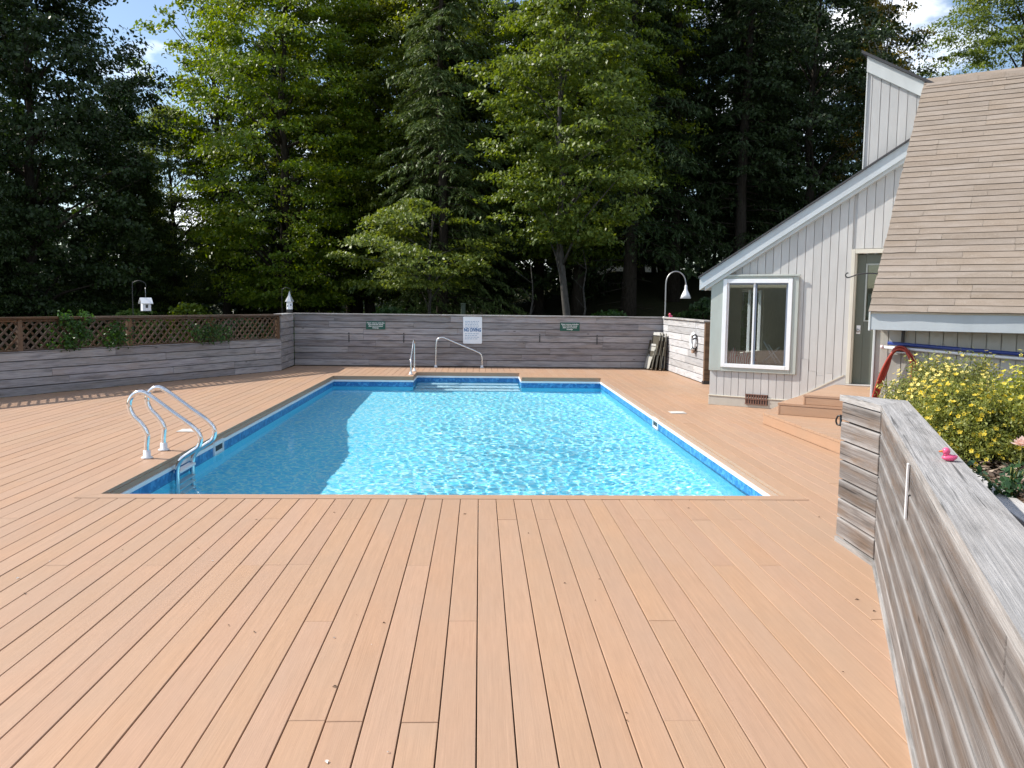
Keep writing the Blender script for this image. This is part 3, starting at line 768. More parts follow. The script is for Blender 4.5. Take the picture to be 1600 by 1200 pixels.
# corner and rake trim, eave, roofs
def rake_piece(name, d0, d1, y0, y1, m, x0=-.16, x1=2.90):
    return xprism(name, [(x0, rake_top(x0) - d1), (x1, rake_top(x1) - d1), (x1, rake_top(x1) - d0), (x0, rake_top(x0) - d0)], y0, y1, m, house)
rake_piece('rake_board', .005, .19, -.115, -.09, M['fascia']); rake_piece('rake_trim', .165, .245, -.0885, -.02, M['trim'], x0=-.10)
rake_piece('rake_soffit', .14, .162, -.088, .4, M['trim'])
rake_piece('roof_edge', -.022, .003, -.14, .3, M['darkroof'], x0=-.19)
xprism('roof_slab', [(-.19, rake_top(-.19) - .10), (2.11, rake_top(2.11) - .10), (2.11, rake_top(2.11)), (-.19, rake_top(-.19))], .302, 5.6, M['darkroof'], house)
xprism('eave_end', [(-.175, rake_top(-.175) - .19), (-.162, rake_top(-.175) - .19), (-.162, rake_top(-.16)), (-.175, rake_top(-.175))], -.112, 5.5, M['trim'], house)
xprism('tower_trim', [(2.10, tower_top(2.10) - .215), (2.90, tower_top(2.90) - .215), (2.90, tower_top(2.90) - .01), (2.10, tower_top(2.10) - .01)], -.060, -.021, M['trim'], house)
hb('tower_corner', 2.098, 2.116, -.035, .12, 3.40, tower_top(2.11) - .22, M['trim'])
xprism('tower_roof', [(2.03, tower_top(2.03) - .008), (6.6, tower_top(6.6) - .008), (6.6, tower_top(6.6) + .03), (2.03, tower_top(2.03) + .03)], -.10, 5.4, M['darkroof'], house)
hb('tower_side', 2.118, 2.20, .121, 5.2, 3.3, 4.85, M['siding'])
# window
hb('window_trim', -.004, .187, -.058, -.0, .535, 1.995, M['sage']); hb('window_trim', 1.226, 1.312, -.058, -.0, .535, 1.965, M['sage'])
hb('window_trim', .188, 1.225, -.058, -.0, 1.932, 1.990, M['sage']); hb('window_trim', .188, 1.225, -.060, -.0, .535, .594, M['sage'])
hb('drip_cap', .10, 1.33, -.082, -.059, 1.968, 1.996, M['sage'])
win = hb('window', .187, .250, -.075, -.01, .595, 1.931, M['white'])
wl = Vector(win.location)
def wb(name, x0, x1, y0, y1, z0, z1, m, par, b=.003):
    o = box(name, (x0 + x1) / 2 - wl.x, (y0 + y1) / 2 - wl.y, (z0 + z1) / 2 - wl.z, x1 - x0, y1 - y0, z1 - z0, m, par, b); return o
wb('frame', 1.164, 1.225, -.075, -.01, .595, 1.931, M['white'], win); wb('frame', .2505, 1.1635, -.075, -.01, 1.870, 1.931, M['white'], win); wb('frame', .2505, 1.1635, -.078, -.01, .595, .652, M['white'], win)
wb('sash', .645, .672, -.050, -.015, .653, 1.869, M['white'], win); wb('sash', .6725, .698, -.046, -.012, .653, 1.869, M['bluegrey'], win)
wb('sash', 1.132, 1.1635, -.046, -.012, .653, 1.869, M['bluegrey'], win); wb('sash', .2508, .272, -.046, -.012, .653, 1.869, M['white'], win); wb('sash', .2725, .6445, -.046, -.012, 1.848, 1.869, M['bluegrey'], win); wb('sash', .6985, 1.1315, -.046, -.012, 1.848, 1.869, M['bluegrey'], win)
for x0, x1 in ((.2725, .6445), (.6985, 1.1315)): wb('pane', x0, x1, -.031, -.026, .653, 1.847, M['glass'], win, b=.001)
# base skirt, sloped stair skirt, crawl-space vent
hb('skirt_board', -.004, 1.25, -.030, -.0, .0, .140, M['siding_b']); hb('skirt_cap', -.006, 1.25, -.040, -.0, .1405, .156, M['cream'])
xprism('stair_skirt', [(1.251, 0), (2.012, 0), (2.012, skirt(2.012) - .001), (1.985, skirt(1.985) - .001), (1.251, skirt(1.251) - .001)], -.034, -.0, M['siding'], house)
xprism('stair_skirt_cap', [(1.25, skirt(1.25) + .0), (1.985, skirt(1.985)), (1.985, skirt(1.985) - .022), (1.25, .134)], -.042, -.0345, M['cream'], house)
ventm = plain('vent_brown', (.17, .085, .06), .6)
vent = hb('vent', .575, .92, -.036, -.031, .05, .205, M['black'])
vl = Vector(vent.location)
for i in range(9):
    x = .59 + i * .0385; box('vent_slat', x - vl.x, -.041 - vl.y, .1275 - vl.z, .020, .010, .150, ventm, vent, .002)
for z in (.054, .1275, .201): box('vent_slat', .7475 - vl.x, -.048 - vl.y, z - vl.z, .345, .006, .012, ventm, vent, .002)
# door
hb('door_casing', 2.018, 2.066, -.048, .0, .445, 2.335, M['cream']); hb('door_casing', 2.067, 2.86, -.048, .0, 2.278, 2.335, M['cream'])
hb('door_jamb', 2.0665, 2.082, -.03, .10, .445, 2.277, M['cream']); hb('threshold', 2.018, 2.86, -.10, .08, .425, .444, M['cap_wood'])
door = hb('door', 2.084, 2.20, .04, .085, .448, 2.27, M['door']); dl = Vector(door.location)
def db(name, x0, x1, y0, y1, z0, z1, m, par=None, b=.003): return box(name, (x0 + x1) / 2 - dl.x, (y0 + y1) / 2 - dl.y, (z0 + z1) / 2 - dl.z, x1 - x0, y1 - y0, z1 - z0, m, par or door, b)
db('rail', 2.2005, 2.88, .04, .085, .448, 1.33, M['door']); db('rail', 2.2005, 2.88, .04, .085, 2.14, 2.27, M['door']); db('stile', 2.77, 2.88, .04, .085, 1.3305, 2.1395, M['door'])
db('bead', 2.2005, 2.222, .030, .08, 1.3305, 2.1395, M['sage']); db('bead', 2.2225, 2.7695, .030, .08, 2.12, 2.1395, M['sage']); db('bead', 2.2225, 2.7695, .030, .08, 1.3305, 1.35, M['sage'])
db('pane', 2.2225, 2.7695, .058, .062, 1.3505, 2.1195, M['glass'], b=.001)
db('blind', 2.2225, 2.7695, .066, .069, 1.80, 2.1195, plain('blind_ochre', (.30, .25, .09), .8), b=.001)
db('notice', 2.24, 2.50, .064, .0655, 1.40, 1.72, plain('notice_paper', (.33, .38, .36), .7), b=.0005)
db('lock_plate', 2.112, 2.165, .030, .0395, 1.155, 1.275, M['white']); 
kv = lathe_data([(.004, 0), (.022, .004), (.024, .018), (.012, .03)], 14); kn_ = mesh('knob', kv[0], kv[1], M['galv'], door, smooth=True, loc=(2.138 - dl.x, .029 - dl.y, 1.20 - dl.z)); kn_.rotation_euler = (R(90), 0, 0)
# ---- wing in front, lower eave
yw = -WB
hb('wing_wall', UB + .002, 6.8, yw + .02, yw + .12, -.5, 1.345, M['siding_b']); hb('wing_side_wall', UB + .002, UB + .10, yw + .121, -.05, -.5, 1.45, M['siding'])
xprism('wing_gable', [(-.05, 1.46), (WB - .0, 1.46), (.0, 4.2)], 0, .09, M['siding'], house) if False else None
mesh('wing_gable', [(UB + .002, -.04, 1.451), (UB + .002, yw + .121, 1.451), (UB + .002, -.04, 4.30), (UB + .09, -.04, 1.451), (UB + .09, yw + .121, 1.451), (UB + .09, -.04, 4.30)], [[0, 2, 1], [3, 4, 5], [0, 1, 4, 3], [1, 2, 5, 4], [2, 0, 3, 5]], M['siding'], house)
k = 0
while UB + k * .135 < 6.6:
    a, b = UB + k * .135 + .004, UB + (k + 1) * .135 - .004
    side_board(a, b, -.45, -.45, 1.34, 1.34, yw - .0, M['siding_b']); k += 1
hb('corner_board', UB - .024, UB + .0015, yw - .022, yw + .10, -.45, 1.34, M['trim'])
EZ, EY = 1.515, yw - .25                                          # eave
hb('eave_fascia', UB - .012, 6.75, EY - .0, EY + .035, 1.295, 1.50, M['fascia']); hb('eave_soffit', UB - .01, 6.75, EY + .036, yw + .02, 1.35, 1.37, M['fascia'])
hb('barge_trim', UB - .034, UB - .0125, EY - .005, EY + .10, 1.285, 1.515, M['trim'])
RUN = -.03 - EY; SL = math.atan2(4.53 - EZ, RUN); LEN = math.hypot(RUN, 4.53 - EZ)
rd = Vector((0, math.cos(SL), math.sin(SL))); rn = Vector((0, -math.sin(SL), math.cos(SL))); E0 = Vector((0, EY - .03, EZ - .03))
def roof_pt(x, s, h): return Vector((x, 0, 0)) + E0 + rd * s + rn * h
def roof_slab(name, x0, x1, s0, s1, h0, h1, m):
    V = [roof_pt(x, s, h) for x in (x0, x1) for s in (s0, s1) for h in (h0, h1)]
    return mesh(name, V, [[0, 1, 3, 2], [4, 6, 7, 5], [0, 4, 5, 1], [2, 3, 7, 6], [0, 2, 6, 4], [1, 5, 7, 3]], m, house)
roof_slab('roof_deck', UB - .01, 6.8, .01, LEN, -.045, .0, M['cream']); roof_slab('drip_edge', UB - .024, UB - .0105, .0, LEN, -.06, .006, M['white'])
mesh('back_slope', [(UB, -.03 + .06, 4.47), (6.8, -.03 + .06, 4.47), (6.8, 5.3, 1.3), (UB, 5.3, 1.3), (UB, -.03 + .06, 4.42), (6.8, -.03 + .06, 4.42), (6.8, 5.3, 1.25), (UB, 5.3, 1.25)], [[0, 1, 2, 3], [7, 6, 5, 4], [0, 4, 5, 1], [2, 6, 7, 3]], M['darkroof'], house)
EXPO = .1015; rows = int(LEN / EXPO) + 1; rsh = random.Random(77)
for r_ in range(rows):
    s0 = r_ * EXPO + rsh.uniform(-.003, .003); x = UB - .03 - rsh.uniform(0, .012); first = True
    while x < 6.75:
        l = .96 if not first else .96 * rsh.choice([.35, .6, .85, 1.0]); first = False
        xe = min(x + l, 6.8)
        dh = rsh.uniform(.0, .003); nseg = 4; V = []
        for i in range(nseg + 1):
            xx = x + (xe - .003 - x) * i / nseg; wv = rsh.uniform(-.0032, .0032)
            V += [roof_pt(xx, s0 + wv, .013 + dh), roof_pt(xx, s0 + EXPO + .05, .0025), roof_pt(xx, s0 + wv, .0005)]
        Fs = []
        for i in range(nseg):
            a = 3 * i; Fs += [[a, a + 3, a + 4, a + 1], [a + 2, a + 5, a + 3, a]]
        Fs += [[0, 1, 2], [3 * nseg, 3 * nseg + 2, 3 * nseg + 1]]
        c = sum((Vector(v) for v in V), Vector()) / len(V)
        mesh('shingle', [Vector(v) - c for v in V], Fs, M['shingle'], house, loc=c)
        x = xe
xr = UB
while xr < 6.7:                                                   # ridge caps
    V = [roof_pt(xr, LEN - .10, .016), roof_pt(xr + .3, LEN - .10, .016), roof_pt(xr + .3, LEN + .02, .018), roof_pt(xr, LEN + .02, .018), (xr, .16, 4.42), (xr + .3, .16, 4.42)]
    mesh('ridge_cap', V, [[0, 1, 2, 3], [3, 2, 5, 4]], M['shingle'], house); xr += .302
hb('bracket', 3.135, 3.165, yw - .05, yw - .02, 1.10, 1.29, M['black'])

# ---- steps up to the door
steps = thing('deck_steps', 'brown composite deck platform and steps leading up to the door', 'steps', (0, 0, 0))
def step(poly, z0, z1, edges):
    plank_polygon('tread_board', poly, (U.x, U.y), .14, .005, z1 - .026, z1, M['deck'], steps)
    inner = [Vector((p[0], p[1])) for p in poly]; c = sum(inner, Vector((0, 0))) / len(inner)
    prism('box_frame', [p + (c - p).normalized() * .05 for p in inner], z0, z1 - .027, M['post'], steps)
    for i, j in edges:
        a, b = inner[i], inner[j]; d = (b - a).normalized(); n = Vector((d.y, -d.x))
        if (c - a).dot(n) > 0: n = -n
        board('riser', Vector((a.x, a.y, (z0 + z1) / 2 - .014)) - Vector((n.x, n.y, 0)) * .004, Vector((b.x, b.y, (z0 + z1) / 2 - .014)) - Vector((n.x, n.y, 0)) * .004, (n.x, n.y, 0), z1 - z0 - .03, .024, M['deck'], steps)
h2 = lambda u, w: (HP(u, w).x, HP(u, w).y)
corner_b = h2(UB - .03, WB)
step([h2(1.26, .045), (3.705, 11.12), (3.78, 8.45), (4.55, 8.45), h2(UB - .03, WB + .3), h2(UB - .03, .045)], .003, .150, [(0, 1), (1, 2), (2, 3)])
step([h2(1.565, .045), h2(1.565, 1.80), h2(UB - .03, 1.80), h2(UB - .03, .045)], .151, .300, [(0, 1), (1, 2)])
step([h2(1.875, .045), h2(1.875, 1.95), h2(UB - .03, 1.95), h2(UB - .03, .045)], .301, .424, [(0, 1), (1, 2)]) if False else \
step([h2(1.875, .045), h2(1.875, 1.78), h2(UB - .03, 1.78), h2(UB - .03, .045)], .301, .424, [(0, 1), (1, 2)])

# ---- planter bed right of the near wall
planter = thing('planter_bed', 'raised mulch bed edged with pale timber between the near wall and house', 'planter', (0, 0, 0))
pe0, pe1 = Vector((3.98, 8.30)), Vector((2.38, 2.40)); pd = (pe1 - pe0).normalized(); pn = Vector((pd.y, -pd.x))      # pn points to the pool side
if pn.x > 0: pn = -pn
board('edge_timber', (pe0.x, pe0.y, .455), (pe1.x, pe1.y, .455), (0, 0, 1), .15, .05, M['cap_wood'], planter)
for z in (.335, .195, .055): board('fascia_board', Vector((pe0.x, pe0.y, z)) + Vector((pn.x, pn.y, 0)) * .055, Vector((pe1.x, pe1.y, z)) + Vector((pn.x, pn.y, 0)) * .055, (pn.x, pn.y, 0), .132, .03, M['deck'], planter)
sp = [pe0 - pn * .07, pe1 - pn * .07, Vector((6.6, 2.4)), Vector((6.6, 7.6)), Vector(h2(UB + .02, WB + .03))]
gs = []
rr = random.Random(4); cx_ = [p.x for p in sp]; 
nxg, nyg = 44, 60; V = []; Fs = []
for j in range(nyg + 1):
    for i in range(nxg + 1):
        t = j / nyg; y = 2.4 + (8.9 - 2.4) * t
        xa = pe1.x + (pe0.x - pe1.x) * (y - 2.4) / 5.9 + .07; xb = 6.6
        yl = h2(UB, WB + .03)[1]
        xw = h2(UB, WB + .03)[0] + (yl - y) / .7002 if y < yl else xa
        xb = max(xa + .05, min(6.6, xw)); x = xa + (xb - xa) * i / nxg
        V.append((x, y, .44 + .03 * math.sin(x * 3 + y) + rr.uniform(-.016, .016)))
for j in range(nyg):
    for i in range(nxg): Fs.append([j * (nxg + 1) + i, j * (nxg + 1) + i + 1, (j + 1) * (nxg + 1) + i + 1, (j + 1) * (nxg + 1) + i])
mesh('mulch', V, Fs, M['mulch'], planter)
# bark chips lying on the mulch, near the timber
chips = []
for i in range(1500):
    y = rr.uniform(3.4, 6.6); xa = pe1.x + (pe0.x - pe1.x) * (y - 2.4) / 5.9 + .1; x = xa + abs(rr.gauss(0, .35)); a = rr.uniform(0, 6.28); L_, w_ = rr.uniform(.012, .045), rr.uniform(.006, .016)
    z = .47 + rr.uniform(-.012, .014); t = rr.uniform(-.4, .4)
    dx, dy = math.cos(a) * L_, math.sin(a) * L_; ex, ey = -math.sin(a) * w_, math.cos(a) * w_
    chips.append(([(x - dx - ex, y - dy - ey, z - t * L_), (x + dx - ex, y + dy - ey, z + t * L_), (x + dx + ex, y + dy + ey, z + t * L_ + .004), (x - dx + ex, y - dy + ey, z - t * L_ + .004)], [[0, 1, 2, 3]]))
V, Fs = join_data(chips); s = NT('bark_chip'); ge = s.n('NewGeometry'); chipm = s.done(s.ramp(ge.outputs['Random Per Island'], [(0, (.05, .03, .02)), (.6, (.16, .11, .075)), (1, (.36, .29, .22))]), .9)
tag(mesh('bark_chips', V, Fs, chipm, planter), kind='stuff')
# walkway boards between the near wall and the planter
plank_polygon('walk_board', [(2.75, 5.3), (3.72, 8.1), (2.28, 2.45), (1.3, 1.2)], (ND.x, ND.y), .14, .006, .0, .024, M['deck'], planter) if False else None

# ================================================================== TREES AND PLANTS
def leaves_mesh(name, pos, nrm, axis, length, width, m, parent=None, droop=.0):
    """one rhombic leaf per row: pos centre, axis = leaf direction, nrm ~ normal"""
    ax = axis / np.maximum(np.linalg.norm(axis, axis=1, keepdims=True), 1e-6)
    sd = np.cross(nrm, ax); sd /= np.maximum(np.linalg.norm(sd, axis=1, keepdims=True), 1e-6)
    L = (length * .5)[:, None]; Wd = (width * .5)[:, None]
    a = pos - ax * L; b = pos + sd * Wd - ax * L * .15; c = pos + ax * L; d = pos - sd * Wd - ax * L * .15
    c = c - np.array([0, 0, 1.0]) * (L * droop)
    co = np.stack([a, b, c, d], 1).reshape(-1, 3); n = len(pos)
    return np_mesh(name, co, np.arange(n * 4).reshape(n, 4), m, parent)
def rnd_dirs(r, n):
    v = r.normal(size=(n, 3)); return v / np.linalg.norm(v, axis=1, keepdims=True)
def decid_leaves(seed, h, rad, base, nclump, nleaf, leaf, prof='round', flat=.34, csz=.75, inner=.30):
    r = np.random.RandomState(seed)
    t = r.uniform(0, 1, nclump)
    if prof == 'round': pr = np.sin(np.pi * np.clip(t * .88 + .10, 0, 1)) ** .75
    elif prof == 'column': pr = np.clip(np.minimum(t * 5 + .45, (1 - t) * 2.2 + .12), 0, 1)
    else: pr = np.clip((1 - t) * 1.1 + .12, 0, 1) * np.clip(t * 6 + .55, 0, 1)
    a = r.uniform(0, 2 * np.pi, nclump); lob = 1 + .22 * np.sin(a * 3 + seed) + .14 * np.sin(a * 5 + t * 9 + seed * 2)
    rr_ = rad * pr * lob * (inner + (1 - inner) * np.sqrt(r.uniform(0, 1, nclump)))
    cen = np.stack([rr_ * np.cos(a), rr_ * np.sin(a), base + t * (h - base)], 1)
    cs = csz * r.uniform(.5, 1.25, nclump)
    idx = np.repeat(np.arange(nclump), nleaf); n = len(idx)
    off = rnd_dirs(r, n) * (r.uniform(0, 1, n) ** .5)[:, None]; off *= cs[idx][:, None]; off[:, 2] *= flat
    rad_xy = np.hypot(off[:, 0], off[:, 1]); off[:, 2] -= .22 * rad_xy ** 2 / np.maximum(cs[idx], .1)
    pos = cen[idx] + off
    out = pos.copy(); out[:, 2] = 0; out /= np.maximum(np.linalg.norm(out, axis=1, keepdims=True), .2)
    nrm = np.array([0, 0, 1.0]) * .85 + out * .45 + rnd_dirs(r, n) * .75
    ax = out * .6 + rnd_dirs(r, n) * .9; ax[:, 2] -= .25
    L = leaf * r.uniform(.45, 1.35, n)
    return pos, nrm, ax, L, cen
def trunk_parts(seed, h, r0, cen, nl=9, lean=.35):
    r = random.Random(seed); P = []; x = y = 0.0; n = 9
    for i in range(n):
        P.append(Vector((x, y, h * i / (n - 1)))); x += r.uniform(-lean, lean) * .45; y += r.uniform(-lean, lean) * .45
    parts = [tube_data(P, [r0 * (1.25 if i == 0 else 1) * (1 - .92 * i / (n - 1)) + .012 for i in range(n)], 9)]
    idx = list(range(len(cen))); r.shuffle(idx)
    for k in idx[:nl]:
        c = Vector(cen[k]); t = max(.12, min(.9, (c.z / h) - .10 - .12 * r.random())); i = t * (n - 1); i0 = int(i)
        p = P[i0].lerp(P[min(i0 + 1, n - 1)], i - i0); mid = p.lerp(c, .5) + Vector((r.uniform(-.2, .2), r.uniform(-.2, .2), .15))
        rb_ = r0 * (1 - .85 * t) * .42 + .012
        parts.append(tube_data([p, p.lerp(mid, .5) + Vector((0, 0, .05)), mid, c], [rb_, rb_ * .7, rb_ * .45, .008], 6))
    return join_data(parts)
class Kind: pass
def make_decid(seed, h, rad, base, nclump, nleaf, leaf, lm, bm, r0, nl=14, **kw):
    pos, nrm, ax, L, cen = decid_leaves(seed, h, rad, base, nclump, nleaf, leaf, **kw)
    k = Kind(); o = leaves_mesh('crown', pos, nrm, ax, L, L * .62, lm, None, .25); k.crown = o.data; bpy.data.objects.remove(o)
    V, Fs = trunk_parts(seed, h * .93, r0, cen, nl); o = mesh('trunk', V, Fs, bm, None, True); k.trunk = o.data; bpy.data.objects.remove(o); return k
def make_conifer(seed, h, rad, base, nbr, lm, bm, r0, ntw=22, nq=13, droop=.5, ql=.16, qw=.045):
    r = np.random.RandomState(seed); Pp, Nn, Ax, Ll = [], [], [], []; limbs = []
    for b in range(nbr):
        t = (b + r.uniform(0, 1)) / nbr; z0 = base + t * (h - base); ln = rad * (1 - t) ** .72 * r.uniform(.7, 1.1) + .25; a = r.uniform(0, 2 * np.pi)
        d = np.array([np.cos(a), np.sin(a), 0]); sdv = np.array([-np.sin(a), np.cos(a), 0]); up0 = r.uniform(-.05, .28)
        f = lambda s: np.array([0, 0, z0]) + d * (ln * s)[:, None] + np.array([0, 0, 1.0]) * (ln * (up0 * s - droop * s ** 2))[:, None]
        limbs.append([Vector(p) for p in f(np.array([0, .35, .7, 1.0]))])
        s = r.uniform(.12, 1, ntw); bp = f(s); sg = r.choice([-1, 1], ntw); tl = ln * .42 * (1.12 - s) + .16
        q = (np.arange(nq) + .5) / nq
        td = d[None] * .62 + sdv[None] * sg[:, None] * .85 + r.normal(size=(ntw, 3)) * .13; td[:, 2] -= .10
        td /= np.linalg.norm(td, axis=1, keepdims=True)
        pts = bp[:, None, :] + td[:, None, :] * (tl[:, None] * q[None, :])[:, :, None]; pts[:, :, 2] -= (tl[:, None] * q[None, :] ** 2) * .38
        pts += r.normal(size=pts.shape) * .022; n = ntw * nq
        axd = np.repeat(td, nq, 0) + r.normal(size=(n, 3)) * .45; axd[:, 2] -= .28 + .3 * np.tile(q, ntw)
        Pp.append(pts.reshape(-1, 3)); Ax.append(axd); Nn.append(np.array([0, 0, 1.0]) + r.normal(size=(n, 3)) * .45); Ll.append(ql * r.uniform(.7, 1.3, n))
    pos, nrm, ax, L = map(np.concatenate, (Pp, Nn, Ax, Ll))
    k = Kind(); o = leaves_mesh('crown', pos, nrm, ax, L, L * (qw / ql), lm, None, .2); k.crown = o.data; bpy.data.objects.remove(o)
    n = 8; P = [Vector((.05 * math.sin(i), .05 * math.cos(i * 1.3), h * .98 * i / (n - 1))) for i in range(n)]
    parts = [tube_data(P, [r0 * (1.2 if i == 0 else 1) * (1 - .93 * i / (n - 1)) + .01 for i in range(n)], 10)] + [tube_data(l, [.028, .02, .013, .006], 5) for l in limbs]
    rr2 = random.Random(seed)
    for i in range(16):                                               # dead lower snags
        z = rr2.uniform(.6, base + .6); a = rr2.uniform(0, 6.28); l = rr2.uniform(.4, 1.5)
        parts.append(tube_data([Vector((0, 0, z)), Vector((math.cos(a) * l, math.sin(a) * l, z + rr2.uniform(-.25, .1)))], [.016, .004], 4))
    V, Fs = join_data(parts); o = mesh('trunk', V, Fs, bm, None, True); k.trunk = o.data; bpy.data.objects.remove(o); return k
K = {}
K['maple'] = make_decid(1, 13.5, 3.6, 1.6, 620, 165, .108, M['leaf_maple'], M['bark'], .20, 34, flat=.24)
K['maple2'] = make_decid(2, 14.5, 3.1, 2.0, 560, 150, .108, M['leaf_maple'], M['bark'], .19, 30, flat=.24)
K['dark'] = make_decid(3, 13.0, 3.9, 1.0, 480, 140, .135, M['leaf_dark'], M['bark'], .22, 22)
K['dark2'] = make_decid(4, 12.0, 3.2, .7, 400, 130, .135, M['leaf_dark'], M['bark'], .19, 20, prof='cone')
K['beech_small'] = make_decid(15, 4.9, 2.3, 2.5, 64, 190, .105, M['leaf_beech'], M['grey_bark'], .05, 16, csz=.85, flat=.11, inner=.15)
K['beech'] = make_decid(5, 11.5, 2.15, 3.7, 330, 130, .118, M['leaf_beech'], M['grey_bark'], .11, 26, prof='column', csz=.60, flat=.24)
K['loose'] = make_decid(6, 15.0, 2.9, 6.5, 120, 70, .16, M['leaf_maple'], M['bark'], .16, 34, csz=.62, inner=.1)
K['birch'] = make_decid(7, 13.0, 1.05, 4.6, 95, 60, .11, M['leaf_birch'], M['birch'], .085, 22, prof='column', csz=.45)
K['bush'] = make_decid(8, 2.4, 1.5, .15, 90, 70, .14, M['leaf_bright'], M['bark'], .04, 14, csz=.45)
K['dbush'] = make_decid(9, 1.5, 1.1, .05, 70, 60, .12, M['vine'], M['bark'], .03, 12, csz=.35)
K['hemlock'] = make_conifer(11, 14.5, 2.75, .9, 150, M['needle'], M['bark'], .19, 24, 14, .42)
K['hemlock2'] = make_conifer(12, 16.0, 3.0, 2.2, 140, M['needle_dark'], M['bark'], .24, 24, 13, .38)
K['spruce'] = make_conifer(13, 17.0, 2.6, 3.2, 150, M['needle_dark'], M['bark'], .25, 22, 12, .22, .17, .055)
def tree(name, kind, label, x, y, s=1.0, rz=0.0, group=None, cat='tree', sz=None, z=None):
    o = thing(name, label, cat, (x, y, (ground_z(x, y) - .05) if z is None else z), rz, group)
    o.scale = (s, s, sz or s)
    for pn_, me in (('trunk', K[kind].trunk), ('crown', K[kind].crown)):
        link(bpy.data.objects.new(pn_, me), o)
    return o
WG = 'trees of the wood behind the deck'
T = [
 ('maple_tree', 'maple', 'sunlit yellow-green maple just right of the sky gap', -6.9, 31.5, 1.08, .3),
 ('maple_tree', 'maple2', 'half-shaded maple between the sunlit maple and the feathery hemlock', -4.1, 34.0, 1.1, 1.9),
 ('hemlock_tree', 'hemlock', 'feathery blue-green hemlock standing behind the white sign', -1.2, 27.2, .98, .5),
 ('beech_tree', 'beech', 'slender young beech with glossy sunlit leaves behind the right green sign', 2.55, 24.2, 1.0, 2.2),
 ('beech_tree', 'beech_small', 'small beech with shiny leaves tucked low against the hemlock', -2.0, 24.9, 1.0, .9),
 ('maple_tree', 'maple', 'mid-green maple filling the gap behind the feathery hemlock', -2.0, 33.0, 1.1, 2.6),
 ('leafy_tree', 'maple2', 'mid-green tree directly behind the young beech', 3.4, 30.5, 1.05, 4.1),
 ('leafy_tree', 'maple', 'mid-green low tree closing the foot of the sky gap', -11.9, 34.5, .68, 5.0),
 ('hemlock_tree', 'hemlock2', 'dark hemlock with low sweeping boughs right of the young beech', 5.0, 29.0, 1.0, 1.2),
 ('spruce_tree', 'spruce', 'tall dark conifer with thick bare trunk showing against the sky', 7.0, 31.5, 1.0, .4),
 ('hemlock_tree', 'hemlock2', 'dark hemlock above the gooseneck lamp', 9.0, 30.0, .95, 3.9),
 ('leafy_tree', 'dark', 'dark leafy tree left of the white birch trunk', 11.9, 31.5, .95, .7),
 ('birch_tree', 'birch', 'thin birch with pale trunk nearest the house roof', 13.6, 30.5, .92, 2.8),
 ('birch_tree', 'birch', 'yellowing birch crown directly behind the tower wall', 15.4, 33.5, 1.05, 5.1),
 ('leafy_tree', 'maple2', 'green tree crown rising behind the shingle roof ridge', 20.3, 33.0, 1.0, .2),
 ('leafy_tree', 'maple', 'green tree crown at the far right above the roof', 23.2, 31.5, .95, 2.1),
 ('leafy_tree', 'dark', 'big dark tree filling the upper left corner', -16.3, 28.6, 1.15, .4),
 ('leafy_tree', 'dark', 'tall dark tree bordering the sky gap on its left', -13.9, 27.6, .98, 2.4),
 ('leafy_tree', 'dark', 'dark low tree behind the hanging birdhouse', -14.9, 25.6, .55, 4.0),
 ('leafy_tree', 'dark2', 'small dark tree at the foot of the sky gap', -11.9, 31.0, .58, 1.1),
 ('leafy_tree', 'loose', 'open-branched tree reaching into the sky gap', -9.6, 33.5, 1.0, 1.0),
]
for n_, k_, l_, x, y, s_, rz_ in T: tree(n_, k_, l_, x, y, s_, rz_, WG)
# deeper wood, told apart only as shaded trunks and crowns
deep = [(-8.2, 37), (-4.8, 34.5), (2.2, 33), (10.0, 34.5), (6.4, 35), (-19, 35), (13.0, 36.5), (-.8, 33.5), (-22, 34), (-19.5, 38), (-16, 40), (-3.0, 38), (.8, 36), (3.6, 37), (8.2, 39), (11.6, 38), (14.5, 41), (-6.0, 41), (5.6, 43), (18, 41), (-1.2, 44), (-10.5, 45), (26, 37)]
for i, (x, y) in enumerate(deep):
    kk = ('dark', 'hemlock2', 'dark2', 'spruce')[i % 4]
    tree({'dark': 'leafy_tree', 'dark2': 'leafy_tree', 'hemlock2': 'hemlock_tree', 'spruce': 'spruce_tree'}[kk], kk, 'shaded tree deep in the wood behind the front row', x, y, .95, i * 1.7, 'shaded trees deep in the wood')
low = [(-21, 36), (-18.4, 34.5), (-15.8, 36), (-12.6, 35), (-10.2, 37), (-7.4, 35), (-13.9, 39), (.6, 40), (7.4, 37), (11.2, 42), (4.2, 41)]
for i, (x, y) in enumerate(low): tree('low_tree', 'dark2', 'low shaded understory tree far behind the fence and wall', x, y, .5, i * 2.3, 'low shaded trees deep in the wood', sz=.42)
for i, (x, y, s_) in enumerate([(-9.9, 25.5, .72), (-8.9, 27.0, .8), (-7.4, 24.4, .5), (-12.4, 27.0, .7)]):
    tree('sunlit_bush', 'bush', ['bright green bush right of the hanging birdhouse', 'bright bush behind the middle of the lattice fence', 'small bright bush left of the spired birdhouse', 'bright bush left of the hanging birdhouse'][i], x, y, s_, i * 2.0, 'bushes behind the lattice fence', 'bush')
for i, (x, y) in enumerate([(-6.5, 24.2), (-4.4, 23.6), (-2.6, 24.8), (.6, 24.2), (3.8, 24.6), (6.8, 25.4), (-5.4, 26.2), (8.6, 27.0)]):
    tree('undergrowth_bush', 'dbush', 'low shaded bush in the undergrowth behind the back wall', x, y, .9 + .1 * (i % 3), i * 1.3, 'undergrowth behind the back wall', 'bush', z=ground_z(x, y) + .2)
